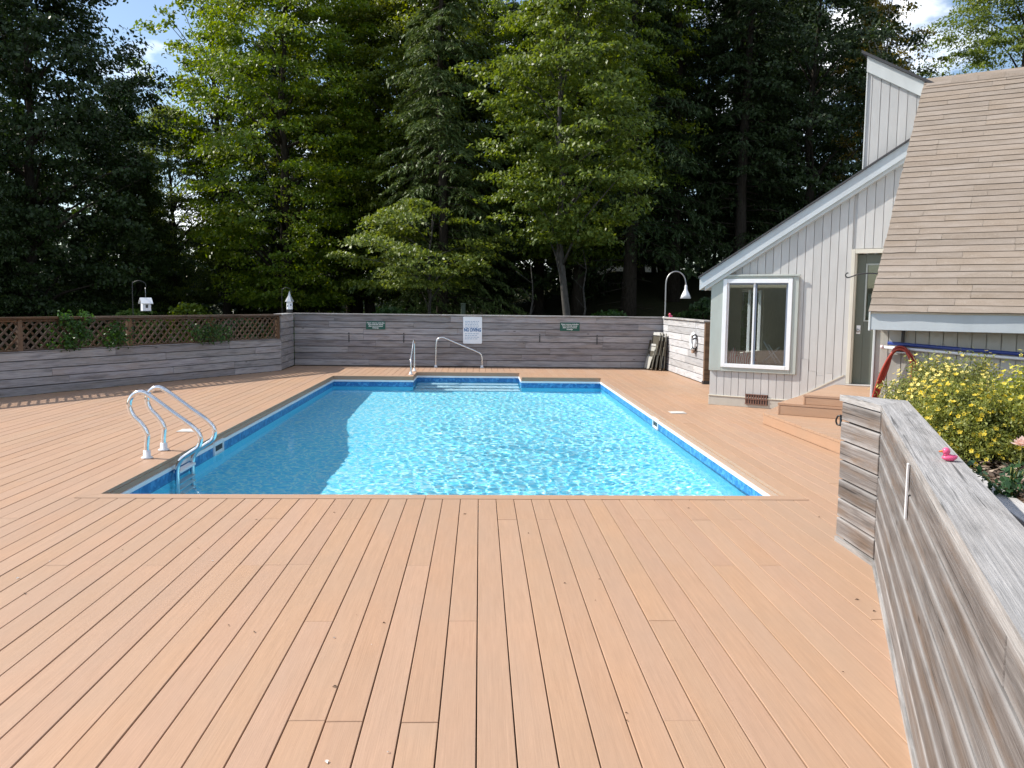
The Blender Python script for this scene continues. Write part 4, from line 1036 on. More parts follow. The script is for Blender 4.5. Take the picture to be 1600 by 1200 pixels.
# far wood on the rising ground, one mass
r = np.random.RandomState(99); n = 42000
pos = np.stack([r.uniform(-48, 60, n), r.uniform(50, 62, n), np.zeros(n)], 1)
hh = 9.0 + 2.2 * np.sin(pos[:, 0] * .45) + 1.4 * np.sin(pos[:, 0] * 1.1 + 2); gap = (pos[:, 0] / pos[:, 1] > -.40) & (pos[:, 0] / pos[:, 1] < -.30)
hh = np.where(gap, 6.0, hh); pos[:, 2] = r.uniform(0, 1, n) ** 1.2 * hh - .3
L = r.uniform(.35, .75, n); o = leaves_mesh('far_wood', pos, np.array([0, -.3, .8]) + rnd_dirs(r, n) * .8, rnd_dirs(r, n), L, L * .6, M['leaf_dark']); tag(o, 'dark mass of distant woodland behind all the nearer trees', 'woodland', kind='stuff')
# pale saplings seen as bare stems under the crowns
for i, (x, y, h_) in enumerate([(3.05, 25.0, 3.4), (8.0, 26.0, 3.2), (1.4, 25.0, 2.9)]):
    r_ = random.Random(i + 40); z0 = ground_z(x, y); P = [Vector((0, 0, 0))]
    for q in range(6): P.append(P[-1] + Vector((r_.uniform(-.10, .10), r_.uniform(-.06, .06), h_ / 6)))
    st = thing('sapling', ['thin grey sapling stem right of the beech trunk', 'pale sapling stem behind the gooseneck lamp', 'grey sapling stem between beech and hemlock'][i], 'sapling', (x, y, z0))
    parts = [tube_data(P, [.04, .036, .032, .028, .022, .016, .008], 7)]
    for q in range(5):
        p = P[2 + q % 4]; a = r_.uniform(0, 6.28); parts.append(tube_data([p, p + Vector((math.cos(a) * .5, math.sin(a) * .3, .35))], [.012, .004], 5))
    V, Fs = join_data(parts); mesh('stem', V, Fs, M['grey_bark'], st, True)
# ---- yellow-flowered shrubs
def shrub(label, x, y, z, rad, h, seed, nfl):
    o = thing('flowering_shrub', label, 'shrub', (x, y, z), 0, 'yellow flowering shrubs in the bed')
    r = np.random.RandomState(seed); nst = 190
    d = rnd_dirs(r, nst); d[:, 2] = np.abs(d[:, 2]) * 1.0 + .05; d /= np.linalg.norm(d, axis=1, keepdims=True)
    tip = d * np.array([rad, rad, h]) * r.uniform(.72, 1.08, nst)[:, None]; tip[:, 2] += .06
    base_ = r.normal(size=(nst, 3)) * .08; base_[:, 2] = 0
    stems = [tube_data([Vector(base_[i]), Vector(base_[i] * .4 + tip[i] * .55 + np.array([0, 0, .10 * h])), Vector(tip[i])], [.006, .0045, .002], 4) for i in range(0, nst, 2)]
    V, Fs = join_data(stems); mesh('stems', V, Fs, M['bark'], o, True)
    nl = 230; i = np.repeat(np.arange(nst), nl); t = r.uniform(.35, 1.03, len(i)); pos = base_[i] * (1 - t)[:, None] + tip[i] * t[:, None]; pos[:, 2] += .10 * h * 4 * t * (1 - t)
    pos += r.normal(size=pos.shape) * (.050 * rad / .7); pos[:, 2] = np.maximum(pos[:, 2], .02)
    nrm = d[i] * .8 + rnd_dirs(r, len(i)) * .9; ax = d[i] * .5 + rnd_dirs(r, len(i)); L = .027 * r.uniform(.7, 1.4, len(i))
    leaves_mesh('foliage', pos, nrm, ax, L, L * .45, M['leaf_shrub'], o)
    # five-petalled flowers at the tips
    fi = r.choice(nst, nfl); f = tip[fi] * r.uniform(.95, 1.04, nfl)[:, None] + r.normal(size=(nfl, 3)) * .055
    fn = d[fi] + r.normal(size=(nfl, 3)) * .35 + np.array([-.1, -.15, .3]); fn /= np.linalg.norm(fn, axis=1, keepdims=True)
    e1 = np.cross(fn, np.array([0.3, .1, 1.0])); e1 /= np.linalg.norm(e1, axis=1, keepdims=True); e2 = np.cross(fn, e1); pos, nr, axx = [], [], []
    for k in range(5):
        a = 2 * np.pi * k / 5; dd = e1 * np.cos(a) + e2 * np.sin(a) + fn * .25; pos.append(f + dd * .0105); nr.append(fn); axx.append(dd)
    pos = np.concatenate(pos); L = np.repeat(np.random.RandomState(seed + 9).uniform(.011, .021, nfl)[None], 5, 0).ravel()
    leaves_mesh('flowers', pos, np.concatenate(nr), np.concatenate(axx), L, L * .9, M['petal'], o)
shrub('large yellow flowering shrub in the mulch bed beside the coiled hose', 4.12, 7.45, .43, .60, .62, 1, 850)
shrub('yellow flowering shrub spilling forward to the near wall cap', 3.62, 6.25, .43, .48, .50, 2, 560)
shrub('yellow flowering shrub at the right picture edge behind the rose', 4.25, 6.15, .43, .60, .64, 3, 850)
# ---- rose
rose = thing('rose_plant', 'small rose plant with one pale peach bloom at the right edge', 'rose', (3.12, 4.90, .42))
r = np.random.RandomState(21); nst = 9; tips = np.stack([r.normal(size=nst) * .13, r.normal(size=nst) * .13, r.uniform(.10, .30, nst)], 1)
V, Fs = join_data([tube_data([Vector((0, 0, 0)), Vector(t_ * .6) + Vector((0, 0, .03)), Vector(t_)], [.005, .004, .003], 5) for t_ in tips]); mesh('stems', V, Fs, M['leaf_shrub'], rose, True)
i = np.repeat(np.arange(nst), 20); t = r.uniform(.25, 1.0, len(i)); pos = tips[i] * t[:, None] + r.normal(size=(len(i), 3)) * .035; pos[:, 2] = np.maximum(pos[:, 2], .01)
L = .055 * r.uniform(.7, 1.2, len(i)); leaves_mesh('leaves', pos, np.array([0, -.2, 1.0]) + rnd_dirs(r, len(i)) * .6, rnd_dirs(r, len(i)), L, L * .6, mat_leaf('rose_leaf', (.03, .08, .03), (.06, .13, .05), .2, .5, .35), rose)
pos, nr, axx, LL = [], [], [], []
bc = np.array([.02, -.05, .36])
for ringk, (n_, tilt, rad_) in enumerate([(5, 1.25, .010), (7, .95, .020), (9, .60, .032), (9, .25, .042)]):
    for k in range(n_):
        a = 2 * np.pi * (k + .4 * ringk) / n_; dd = np.array([np.cos(a) * math.cos(tilt), np.sin(a) * math.cos(tilt), math.sin(tilt)])
        pos.append(bc + np.array([np.cos(a), np.sin(a), 0]) * rad_ + np.array([0, 0, .01 - .008 * ringk])); nr.append(np.array([np.cos(a) * math.sin(tilt), np.sin(a) * math.sin(tilt), math.cos(tilt)])); axx.append(dd); LL.append(.055)
leaves_mesh('bloom', np.array(pos), np.array(nr), np.array(axx), np.array(LL), np.array(LL) * .95, M['rose'], rose)
V, Fs = tube_data([Vector((.0, -.02, .10)), Vector((.02, -.045, .24)), Vector(bc)], .004, 5); mesh('bloom_stem', V, Fs, M['leaf_shrub'], rose, True)
# ---- vines on the lattice
def vine(label, s0, s1, z0, z1, seed, n):
    p = LP((s0 + s1) / 2, .03, z0); o = thing('climbing_vine', label, 'vine', p, 0, 'vines on the lattice fence')
    r = np.random.RandomState(seed); m_ = 26; c = np.stack([r.normal(0, (s1 - s0) * .26, m_), r.uniform(-.09, .13, m_), z0 + (z1 - z0) * r.uniform(0, 1, m_) ** .9], 1)
    i = np.repeat(np.arange(m_), n // m_); q = c[i] + rnd_dirs(r, len(i)) * (.13 * r.uniform(0, 1, len(i)) ** .5)[:, None]
    pos = np.stack([LD.x * q[:, 0] + LN.x * q[:, 1], LD.y * q[:, 0] + LN.y * q[:, 1], q[:, 2] - z0], 1)
    L = .052 * r.uniform(.6, 1.3, len(i)); nrm = np.array([LN.x, LN.y, .6]) + rnd_dirs(r, len(i)) * .8; ax = rnd_dirs(r, len(i)); ax[:, 2] -= .6
    leaves_mesh('leaves', pos, nrm, ax, L, L * .7, M['vine'], o)
    st = []
    for k in range(0, m_, 3):
        e_ = LD * c[k, 0] + LN * c[k, 1]; st.append(tube_data([Vector((0, 0, 0)), Vector((e_.x * .4, e_.y * .4, (c[k, 2] - z0) * .5)), Vector((e_.x, e_.y, c[k, 2] - z0))], [.006, .005, .003], 4))
    V, Fs = join_data(st); mesh('stems', V, Fs, M['bark'], o, True)
vine('bushy green vine spilling over the lattice between the two leftmost posts', .95, 1.60, .66, 1.26, 1, 1100)
vine('dark leafy vine on the lattice just left of the second post', 1.85, 2.40, .72, 1.05, 2, 450)
vine('leafy vine around the third lattice post', 3.75, 4.80, .70, 1.06, 3, 800)

# ================================================================== SMALL THINGS
# pool ladder
lad = thing('pool_ladder', 'curved stainless steel pool ladder on the left edge of the pool', 'ladder', (-3.0, 8.66, 0))
def lp(x, z): return (x + 3.0, 0, z)
prof = [(-3.212, .0), (-3.212, .12), (-3.205, .24), (-3.26, .34), (-3.335, .42), (-3.368, .52), (-3.335, .605), (-3.26, .645), (-3.17, .61), (-2.95, .445), (-2.775, .315), (-2.70, .22), (-2.715, .12), (-2.80, .055), (-2.885, -.01), (-2.925, -.10), (-2.928, -.28), (-2.928, -.70), (-2.928, -1.05)]
path = smooth_path([lp(*p) for p in prof], 5)
for yy in (-.225, .225):
    rail = tube('handrail', [p + Vector((0, yy, 0)) for p in path], .0235, M['steel'], lad, 14)
    fv, ff = lathe_data([(.034, .052), (.034, .06), (.026, .06), (.026, .0)], 16); 
    fv, ff = lathe_data([(.055, .0), (.055, .010), (.036, .014), (.033, .075), (.024, .078)], 18, (-.212, yy, .003)); mesh('foot_flange', fv, ff, M['white'], lad, True)
for z in (-.135, -.40, -.66, -.92): box('tread', .072, 0, z, .075, .45, .028, M['white'], lad, .008)
# pool hand rails
def hand_rail(label, pts, feet):
    o = thing('hand_rail', label, 'handrail', pts[0]); b0 = Vector(pts[0])
    tube('rail', [p - b0 for p in smooth_path(pts, 6)], .019, M['galv_bright'], o, 12)
    for f_ in feet:
        fv, ff = lathe_data([(.05, 0), (.05, .01), (.030, .014), (.027, .055), (.02, .058)], 14, tuple(Vector(f_) - b0 + Vector((0, 0, .003)))); mesh('foot_flange', fv, ff, M['white'], o, True)
    return o
M['galv_bright'] = mat_metal('brushed_steel', (.72, .72, .72), .22)
hand_rail('white metal handrail sloping beside the back wall under the no diving sign', [(-1.02, 20.30, 0), (-1.02, 20.30, .30), (-1.01, 20.30, .56), (-.97, 20.30, .665), (-.88, 20.30, .70), (-.78, 20.30, .672), (-.40, 20.30, .515), (-.06, 20.30, .375), (.03, 20.30, .315), (.06, 20.30, .22), (.06, 20.30, .0)], [(-1.02, 20.30, 0), (.06, 20.30, 0)])
hand_rail('steep handrail seen end-on beside the pool stair alcove', [(-1.43, 19.13, 0), (-1.43, 19.13, .30), (-1.43, 19.12, .56), (-1.43, 19.08, .655), (-1.43, 18.99, .685), (-1.43, 18.89, .655), (-1.435, 18.60, .47), (-1.44, 18.36, .335), (-1.44, 18.28, .27), (-1.44, 18.26, .18), (-1.44, 18.26, .0)], [(-1.43, 19.13, 0), (-1.44, 18.26, 0)])
# skimmer lids set in the deck
def lid(label, x, y):
    o = thing('skimmer_lid', label, 'lid', (x, y, .0025)); box('plate', 0, 0, .003, .22, .22, .006, plain('lid_plastic', (.52, .50, .47), .6), o, .003); 
    fv, ff = lathe_data([(.095, 0), (.095, .003), (.088, .004)], 24, (0, 0, .006)); mesh('cover', fv, ff, plain('lid_cover', (.60, .59, .56), .6), o)
lid('white skimmer lid in the deck beyond the pool ladder', -3.40, 10.22); lid('white skimmer lid in the deck on the right side of the pool', 2.83, 12.20)
# signs
def wall_frame(x, z): 
    m_ = Matrix(((1, 0, 0, x), (0, 0, -1, 0), (0, 1, 0, z), (0, 0, 0, 1))); return m_
def green_sign(label, x0, x1, z0, z1):
    o = thing('notice_sign', label, 'sign', ((x0 + x1) / 2, BWY - .012, (z0 + z1) / 2), 0, 'green notice signs on the back wall'); box('panel', 0, 0, 0, x1 - x0, .006, z1 - z0, M['green_sign'], o, .002)
    for k, tx in enumerate(['Please remove umbrellas', 'from umbrella stands', 'after use to prevent', 'breakage']):
        m_ = wall_frame(0, (z1 - z0) * (.30 - .20 * k)); m_.translation.y = -.0040; text_mesh('text', tx, .041, M['white_ink'], m_, o, bold=.0012)
green_sign('green notice sign with white lettering, left of the no diving sign', -2.66, -2.212, .866, 1.058)
green_sign('green notice sign with white lettering, right of the no diving sign', 1.895, 2.36, .876, 1.074)
ws = thing('pool_rules_sign', 'white pool rules sign reading no diving on the back wall', 'sign', (-.167, BWY - .014, .873))
pl = []
for i in range(24):
    a = 2 * math.pi * (i + .5) / 24; sx = .195 if math.cos(a) > 0 else -.195; sz = .29 if math.sin(a) > 0 else -.29
    pl.append((sx + .028 * math.cos(a), sz + .028 * math.sin(a)))
xprism('panel', pl, -.004, .003, M['white_sign'], ws)
def wtxt(s, size, z, m, bold=.0, sx=1.0):
    m_ = wall_frame(0, z); m_.translation.y = -.0050; m_ = m_ @ Matrix.Diagonal((sx, 1, 1, 1)); text_mesh('text', s, size, m, m_, ws, bold=bold)
wtxt('NO DIVING', .112, .002, M['blue_ink'], .0045, .68)
rl = random.Random(8)                                            # the small print is too blurred to read: rows of pale ink
for z in (.205, .169, .133, .097, .061, -.085, -.125, -.165, -.205):
    x = -.175; row = []
    while x < .12:
        w_ = rl.uniform(.025, .07); row.append(box_data((x + w_ / 2, -.0052, z), (w_, .001, .013))); x += w_ + .014
    V, Fs = join_data(row); mesh('print_line', V, Fs, M['pale_ink'], ws)
# gooseneck lamp on the wall corner
gl_ = thing('gooseneck_lamp', 'grey gooseneck pipe lamp with white bell shade on the back wall corner', 'lamp', (4.40, 20.55, 1.232))
pth = smooth_path([(0, 0, 0), (0, 0, .40), (0, 0, .76), (.03, 0, .92), (.11, 0, 1.03), (.235, 0, 1.075), (.36, 0, 1.03), (.44, 0, .93), (.475, 0, .80), (.48, 0, .72)], 5)
tube('pole', pth, .016, M['galv'], gl_, 10)
V, Fs = lathe_data([(.024, .76), (.030, .74), (.032, .68), (.045, .63), (.065, .59), (.095, .53), (.128, .44), (.122, .44), (.090, .525), (.03, .60)], 22, (.48, 0, 0)); mesh('shade', V, Fs, M['white'], gl_, True)
V, Fs = lathe_data([(.06, 0), (.06, .01), (.025, .016)], 14); mesh('base_plate', V, Fs, M['galv'], gl_, True)
# rubber ducks
def duck(label, loc, rz, s):
    o = thing('rubber_duck', label, 'duck', loc, rz); pink = M['duck']
    V, Fs = [], []; ns, nr_ = 20, 14
    for j in range(nr_ + 1):
        t = j / nr_; x = -0.052 + .104 * t; wv = math.sin(math.pi * t) ** .55; zt = .046 + (.016 * max(0, .35 - t) / .35); zb = .0
        for k in range(ns):
            a = 2 * math.pi * k / ns; y = .036 * wv * math.cos(a); zc = .024 + .010 * max(0, (.30 - t) / .30); z = zc + (.024 * math.sin(a)) * wv
            V.append((x * s, y * s, max(.0, z) * s))
    for j in range(nr_):
        for k in range(ns): Fs.append([j * ns + k, j * ns + (k + 1) % ns, (j + 1) * ns + (k + 1) % ns, (j + 1) * ns + k])
    hd = lathe_data([(.002, -.026), (.014, -.023), (.0235, -.012), (.0265, .0), (.0235, .012), (.014, .022), (.002, .0265)], 18, (.024, 0, .068)); nk = lathe_data([(.024, .034), (.019, .05), (.02, .056)], 16, (.022, 0, 0))
    hv = [v * s for v in hd[0]]; nv_ = [v * s for v in nk[0]]
    V2, F2 = join_data([(V, Fs), (hv, hd[1]), (nv_, nk[1])]); mesh('body', V2, F2, pink, o, True)
    bk = [(.046, -.012, .070), (.046, .012, .070), (.072, .008, .066), (.072, -.008, .066), (.046, -.010, .060), (.046, .010, .060), (.068, .006, .0595), (.068, -.006, .0595), (.046, 0, .076)]
    mesh('beak', [tuple(c * s for c in p) for p in bk], [[0, 3, 2, 1], [4, 5, 6, 7], [0, 4, 7, 3], [1, 2, 6, 5], [2, 3, 7, 6], [0, 1, 8], [0, 8, 3], [1, 2, 8], [8, 2, 3]], M['orange'], o)
    for sg in (-1, 1):
        ev, ef = lathe_data([(.001, -.004), (.004, 0), (.001, .004)], 8, (.043, sg * .014, .075)); mesh('eye', [v * s for v in ev], ef, M['black'], o, True)
M['duck'] = plain('pink_rubber', (.78, .10, .22), .35, spec=.5, var=.03); M['orange'] = plain('orange_rubber', (.80, .20, .04), .4, var=.03)
duck('pink rubber duck with orange beak sitting on the near wall cap', (1.775, 3.17, .9735), R(165), .55)
duck('tiny pink duck on the cap beside the gooseneck lamp', (4.44, 20.12, 1.2325), R(200), 1.0)
# white strip on the near wall
stp = thing('white_batten', 'narrow white strip fixed upright on the near wall face', 'strip', (0, 0, 0))
q0 = NC - ND * 1.73; sN = Vector((NN.x, NN.y, 0))
board('strip', Vector((q0.x, q0.y, .925)) + sN * .013, Vector((q0.x, q0.y, .70)) + sN * .013, sN, .030, .008, M['white'], stp, .001)
# black latch on the end of the near wall
lt = thing('gate_latch', 'small black latch handle on the end of the near wall', 'latch', (2.375, 5.575, .80)); lt.scale = (.55, .55, .55)
tube('handle', smooth_path([(-.0, .0, .055), (-.02, .03, .05), (-.035, .045, .0), (-.025, .035, -.05), (0, .0, -.055)], 5), .011, M['black'], lt, 8); box('plate', .004, .0, 0, .012, .05, .14, M['black'], lt)
# life ring on the short wall
rg = thing('ring_buoy', 'small white ring with dark marks hanging on the sunlit short wall', 'ring', (4.335, 17.38, .79))
V, Fs = [], []
for i in range(28):
    a = 2 * math.pi * i / 28
    for k in range(10):
        b_ = 2 * math.pi * k / 10; rr_ = .155 + .042 * math.cos(b_); V.append((-.03 + .030 * math.sin(b_), rr_ * math.cos(a), rr_ * math.sin(a)))
for i in range(28):
    for k in range(10): Fs.append([i * 10 + k, i * 10 + (k + 1) % 10, ((i + 1) % 28) * 10 + (k + 1) % 10, ((i + 1) % 28) * 10 + k])
mesh('ring', V, Fs, M['white'], rg, True)
for a in (-2.4, -2.0, 2.75, 2.35):
    P = [(-.03 + .036 * math.sin(b_), (.155 + .048 * math.cos(b_)) * math.cos(a), (.155 + .048 * math.cos(b_)) * math.sin(a)) for b_ in [2 * math.pi * k / 10 for k in range(11)]]
    tube('band', P, .013, M['black'], rg, 6)
box('bow', -.04, -.05, -.19, .04, .10, .08, plain('bow_brown', (.35, .22, .15), .7), rg, .02)
# birdhouses on shepherd hooks
def hook(o, h, reach, m): return tube('hook_pole', smooth_path([(0, 0, 0), (0, 0, h * .6), (0, 0, h - .12), (.03, 0, h - .03), (reach * .5, 0, h), (reach * .9, 0, h - .04), (reach, 0, h - .12)], 5), .008, m, o, 8)
bx, by = -6.40, 16.9
bh = thing('birdhouse', 'white hanging birdhouse with pitched roof left of the sky gap', 'birdhouse', (-6.34, 16.8, 1.30))
hk = thing('shepherd_hook', 'thin dark shepherd hook holding the white hanging birdhouse', 'hook', (-6.60, 16.85, ground_z(-6.6, 16.85))); hook(hk, 2.42, .26, M['black'])
tube('hanger', [(0, 0, .24), (0, 0, .44)], .004, M['galv'], bh, 6)
xprism('body', [(-.075, 0), (.075, 0), (.075, .15), (0, .225), (-.075, .15)], -.075, .075, M['white_sign'], bh).rotation_euler = (0, 0, R(-55))
rf = bpy.data.objects.new('roof', None); link(rf, bh); rf.rotation_euler = (0, 0, R(-55))
for sg in (-1, 1):
    board('roof_panel', (0, 0, 0), (0, 0, 0.001), (0, 0, 1), .1, .01, M['white'], rf) if False else None
    V = [(0, -.105, .236), (0, .105, .236), (sg * .115, .105, .130), (sg * .115, -.105, .130), (0, -.105, .248), (0, .105, .248), (sg * .120, .105, .140), (sg * .120, -.105, .140)]
    mesh('roof_panel', V, [[0, 1, 2, 3], [7, 6, 5, 4], [0, 3, 7, 4], [1, 5, 6, 2], [2, 6, 7, 3]], M['white'], rf)
ho = box('entrance', .075 * math.cos(R(-55)) * 1.0, .075 * math.sin(R(-55)), .085, .006, .042, .06, M['black'], bh, .001, R(-55)); ho.location = Vector((.0765 * math.cos(R(-55)), .0765 * math.sin(R(-55)), .085))
box('floor', 0, 0, -.006, .17, .17, .012, M['black'], bh, .002, R(-55))
b2 = thing('spired_birdhouse', 'pale birdhouse with tall pointed spire at the left wall corner', 'birdhouse', (-4.39, 20.30, 1.247))
V, Fs = lathe_data([(.068, .07), (.068, .255)], 6); mesh('body', V, Fs, M['birdwhite'] if 'birdwhite' in M else M['white_sign'], b2)
V, Fs = lathe_data([(.105, .245), (.062, .325), (.034, .375), (.020, .43), (.003, .49)], 6); mesh('roof', V, Fs, mat_metal('tin_roof', (.6, .62, .64), .4), b2)
V, Fs = lathe_data([(.07, 0), (.07, .068), (.02, .069)], 8); mesh('base', V, Fs, M['black'], b2)
for a, z in ((-.9, .17), (-2.1, .15)): 
    e_ = box('entrance', .064 * math.cos(a), .064 * math.sin(a), z, .008, .03, .05, M['bluegrey'], b2, .002, a)
h2_ = thing('shepherd_hook', 'thin dark shepherd hook behind the spired birdhouse', 'hook', (-4.66, 20.75, ground_z(-4.66, 20.75))); hook(h2_, 2.38, .22, M['black'])
gp = thing('green_post', 'weathered green post behind the back wall left of the white sign', 'post', (-.42, 22.0, ground_z(-.42, 22))); box('shaft', 0, 0, 1.0, .11, .11, 2.0, plain('post_green', (.05, .07, .045), .8), gp, .01); box('cap', 0, 0, 2.01, .13, .13, .03, plain('post_cap', (.06, .08, .05), .8), gp, .005)
# folded chairs leaning in the corner
M['chair_pale'] = plain('chair_pale_trim', (.42, .42, .40), .7); M['chairfab'] = plain('chair_mesh_fabric', (.06, .052, .035), .8); M['chairframe'] = mat_metal('chair_frame', (.20, .19, .16), .45)
def folded_chair(label, x, y, rz, lean, s, fab):
    o = thing('folded_chair', label, 'chair', (x, y, .003), rz, 'folded chairs leaning in the deck corner'); o.rotation_euler = (lean, 0, rz); o.scale = (s, s, s)
    for sg in (-1, 1):
        tube('side_frame', smooth_path([(sg * .24, 0, .01), (sg * .245, -.01, .30), (sg * .24, -.02, .62), (sg * .20, -.02, .86)], 4), .012, M['chairframe'], o, 8)
        tube('leg', smooth_path([(sg * .21, -.07, .0), (sg * .215, -.065, .28), (sg * .21, -.04, .58)], 4), .011, M['chairframe'], o, 8)
        box('arm', sg * .26, -.05, .52, .035, .03, .34, fab[1], o, .008)
    tube('top_bar', [(-.20, -.02, .86), (.20, -.02, .86)], .012, M['chairframe'], o, 8); tube('foot_bar', [(-.21, -.07, .02), (.21, -.07, .02)], .011, M['chairframe'], o, 8)
    box('back', 0, -.018, .59, .42, .012, .40, fab[0], o, .004); box('head_rest', 0, -.022, .845, .38, .022, .07, M['chair_pale'], o, .01); box('seat', 0, -.055, .24, .40, .012, .40, fab[0], o, .004)
pale = plain('chair_pale_fabric', (.36, .355, .32), .8)
for i, (x, y, rz_, ln_, s_) in enumerate([(4.20, 20.0, -80, -5, .98), (4.11, 20.08, -80, -7, 1.0), (4.02, 20.14, -79, -10, 1.0)]):
    folded_chair(['folded dark chair nearest the sunlit wall, in the deck corner', 'middle folded dark chair of the three in the deck corner', 'outermost folded dark chair leaning in the deck corner'][i], x, y, R(rz_), R(ln_), s_, (M['chairfab'], M['chairfab']))
folded_chair('small folded chair with pale seat leaning in front of the dark ones', 3.95, 20.16, R(-76), R(-14), .70, (pale, M['chairframe']))
# garden hose on the wing wall, and the pool poles
hz = M['hose'] = plain('red_hose', (.36, .05, .030), .4, spec=.4)
hs = thing('garden_hose', 'coil of red garden hose hanging on the house wing wall', 'hose', HP(3.13, WB + .03)); hs.rotation_euler = (0, 0, -R(35))
for i, (wl_, wr_, dy, top, bl) in enumerate([(.20, .17, -.03, 1.10, .30), (.215, .155, -.06, 1.085, .32), (.185, .19, -.055, 1.115, .34), (.225, .14, -.09, 1.09, .28)]):
    P = [(-wl_ - .06, dy, bl), (-wl_ + .0, dy, .62), (-wl_ + .075, dy, .88), (-.06, dy, top - .035), (.02, dy, top), (.09, dy, top - .05), (wr_ - .01, dy, .92), (wr_ + .01, dy, .65), (wr_ + .02, dy, bl), (0, dy, bl - .12), (-wl_ - .05, dy - .004, bl - .006)]
    tube('loop', smooth_path(P, 6), .0135, hz, hs, 9)
box('hanger', .02, -.045, 1.055, .10, .12, .02, M['galv'], hs, .004)
pp = thing('pool_pole', 'long white telescopic pole mounted under the wing eave', 'pole', HP(2.98, WB + .045, 1.105)); pp.rotation_euler = (0, 0, -R(35))
tube('tube', [(-.02, 0, .0), (1.6, 0, -.085), (3.2, 0, -.17)], .016, M['white'], pp, 10); tube('tip', [(-.05, 0, .002), (-.02, 0, .0)], .020, plain('pale_pink_cap', (.75, .6, .6), .5), pp, 10)
p3 = thing('pool_pole', 'dark blue telescopic pole lying just above the white one', 'pole', HP(3.0, WB + .04, 1.150)); p3.rotation_euler = (0, 0, -R(35))
tube('tube', [(0, 0, 0), (1.6, 0, -.085), (3.2, 0, -.17)], .020, plain('blue_pole', (.02, .045, .22), .35), p3, 10)
# curled plant hook on the wing
ph = thing('plant_hook', 'curled black iron plant hook reaching out in front of the door', 'hook', HP(2.83, 1.5, 1.90)); ph.rotation_euler = (0, 0, -R(35))
tube('arm', smooth_path([(.05, 0, -.12), (-.02, 0, .0), (-.10, 0, .03), (-.26, 0, .05), (-.40, 0, .045), (-.50, 0, .012), (-.545, 0, .0), (-.57, 0, .02), (-.565, 0, .05), (-.54, 0, .058)], 5), .008, M['black'], ph, 8)
# towels and a chair frame inside the window
tw = thing('folded_towels', 'pink and white striped towels lying behind the window glass', 'towel', HP(.46, -.075, .655)); tw.scale = (1, .55, 1.25); tw.rotation_euler = (0, 0, -R(35))
s = NT('towel_stripes'); wv_ = s.n('TexWave'); wv_.inputs['Scale'].default_value = 9; wv_.inputs['Distortion'].default_value = 4; s.l(s.obj((1, 1, 1), False), wv_.inputs['Vector'])
tm = s.done(s.ramp(wv_.outputs['Fac'], [(.4, (.80, .26, .25)), (.6, (.86, .76, .72))]), .95)
V, Fs = [], []
for j in range(15):
    for i in range(29):
        u_ = -.24 + .48 * i / 28; v_ = -.13 + .26 * j / 14; ed = max(0, 1 - (abs(u_) / .24) ** 4) * max(0, 1 - (abs(v_) / .13) ** 4)
        V.append((u_, v_, ed * (.10 + .03 * math.sin(u_ * 31 + v_ * 18) + .02 * math.sin(u_ * 57 - v_ * 40)) + .06 * ed * (u_ < -.08)))
for j in range(14):
    for i in range(28): Fs.append([j * 29 + i, j * 29 + i + 1, (j + 1) * 29 + i + 1, (j + 1) * 29 + i])
mesh('cloth', V, Fs, tm, tw, True)
tbl = thing('window_bench', 'dark bench inside the house just behind the window', 'bench', HP(.64, -.355, .06)); tbl.rotation_euler = (0, 0, -R(35)); box('seat', 0, -.02, .565, 1.04, .44, .04, M['cap_wood'], tbl)
for a, b in ((-.46, -.17), (.46, -.17), (-.46, .17), (.46, .17)): box('leg', a, b, .2725, .05, .05, .545, M['post'], tbl)
ch = thing('deck_chair_frame', 'pale folded chair frame seen through the right window pane', 'chair', HP(.95, -.14, .655)); ch.rotation_euler = (0, 0, -R(35))
for a, b in (((-.18, 0, .35), (.02, 0, .02)), ((-.12, .03, .30), (.08, .03, .02)), ((-.20, .06, .02), (.05, .06, .26))): tube('bar', [a, b], .012, M['white'], ch, 8)
tube('cross_bar', [(-.02, -.02, .1), (-.02, .09, .1)], .01, M['white'], ch, 8)

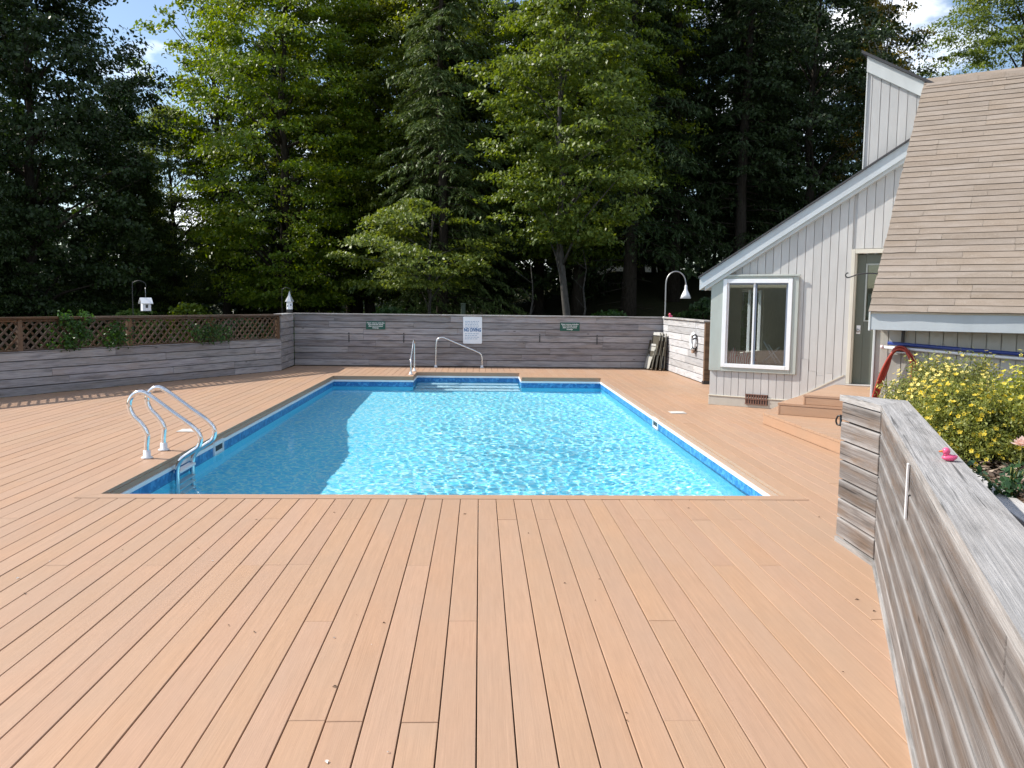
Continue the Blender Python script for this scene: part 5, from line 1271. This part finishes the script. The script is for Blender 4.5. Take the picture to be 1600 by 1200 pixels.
# iron straps on the back wall
for i, (x, z0, z1) in enumerate([(-3.06, .56, .79), (-1.78, .56, .79), (1.42, .60, .80), (2.78, .56, .79)]):
    o = thing('iron_strap', ['thin dark iron strap on the back wall below the left green sign', 'thin dark iron strap on the back wall left of the handrails', 'thin dark iron strap on the back wall left of the right green sign', 'thin dark iron strap on the back wall right of the right green sign'][i], 'strap', (x, BWY - .006, (z0 + z1) / 2), 0, 'iron straps on the back wall')
    box('bar', 0, -.006, 0, .020, .010, z1 - z0, M['black'], o, .002); box('bolt', 0, -.016, .07, .014, .010, .014, M['galv'], o, .003)
# bits of litter on the deck: seed husks, pale flecks
rr = random.Random(12); parts = []
for i in range(34):
    y = rr.uniform(2.4, 6.6); x = rr.uniform(-.55, .5) * y; a = rr.uniform(0, 6.28); L_ = rr.uniform(.004, .014); w_ = L_ * rr.uniform(.3, .6); z = .006
    dx, dy, ex, ey = math.cos(a) * L_, math.sin(a) * L_, -math.sin(a) * w_, math.cos(a) * w_
    parts.append(([(x - dx, y - dy, z - .003), (x + ex, y + ey, z), (x + dx, y + dy, z - .003), (x - ex, y - ey, z + .002)], [[0, 1, 2], [0, 2, 3]]))
V, Fs = join_data(parts); q = NT('litter'); ge = q.n('NewGeometry'); lm_ = q.done(q.ramp(ge.outputs['Random Per Island'], [(0, (.05, .03, .02)), (.62, (.10, .06, .035)), (.68, (.6, .56, .5)), (1, (.75, .72, .68))]), .9)
tag(mesh('deck_litter', V, Fs, lm_), 'scattered tiny seed husks and pale flecks on the foreground deck', 'litter', kind='stuff')
# far cottage glimpsed between the trunks
fx, fy = 6.25, 50.0; fc = thing('far_cottage', 'cream cottage glimpsed between tree trunks beyond the wood', 'house', (fx, fy, ground_z(fx, fy)), R(8))
box('wall', 1.8, 0, 1.1, 5.0, 3.0, 2.4, M['cream'], fc, .02); xprism('roof', [(-1.0, 2.25), (4.6, 2.25), (1.8, 3.9)], -1.8, 1.8, M['darkroof'], fc)
for x in (-.1, 1.4, 3.2):
    w_ = box('window', x, -1.51, 1.25, .75, .05, 1.1, M['white'], fc, .01); box('pane', 0, -.03, 0, .58, .02, .92, M['bluegrey'], w_, .004)
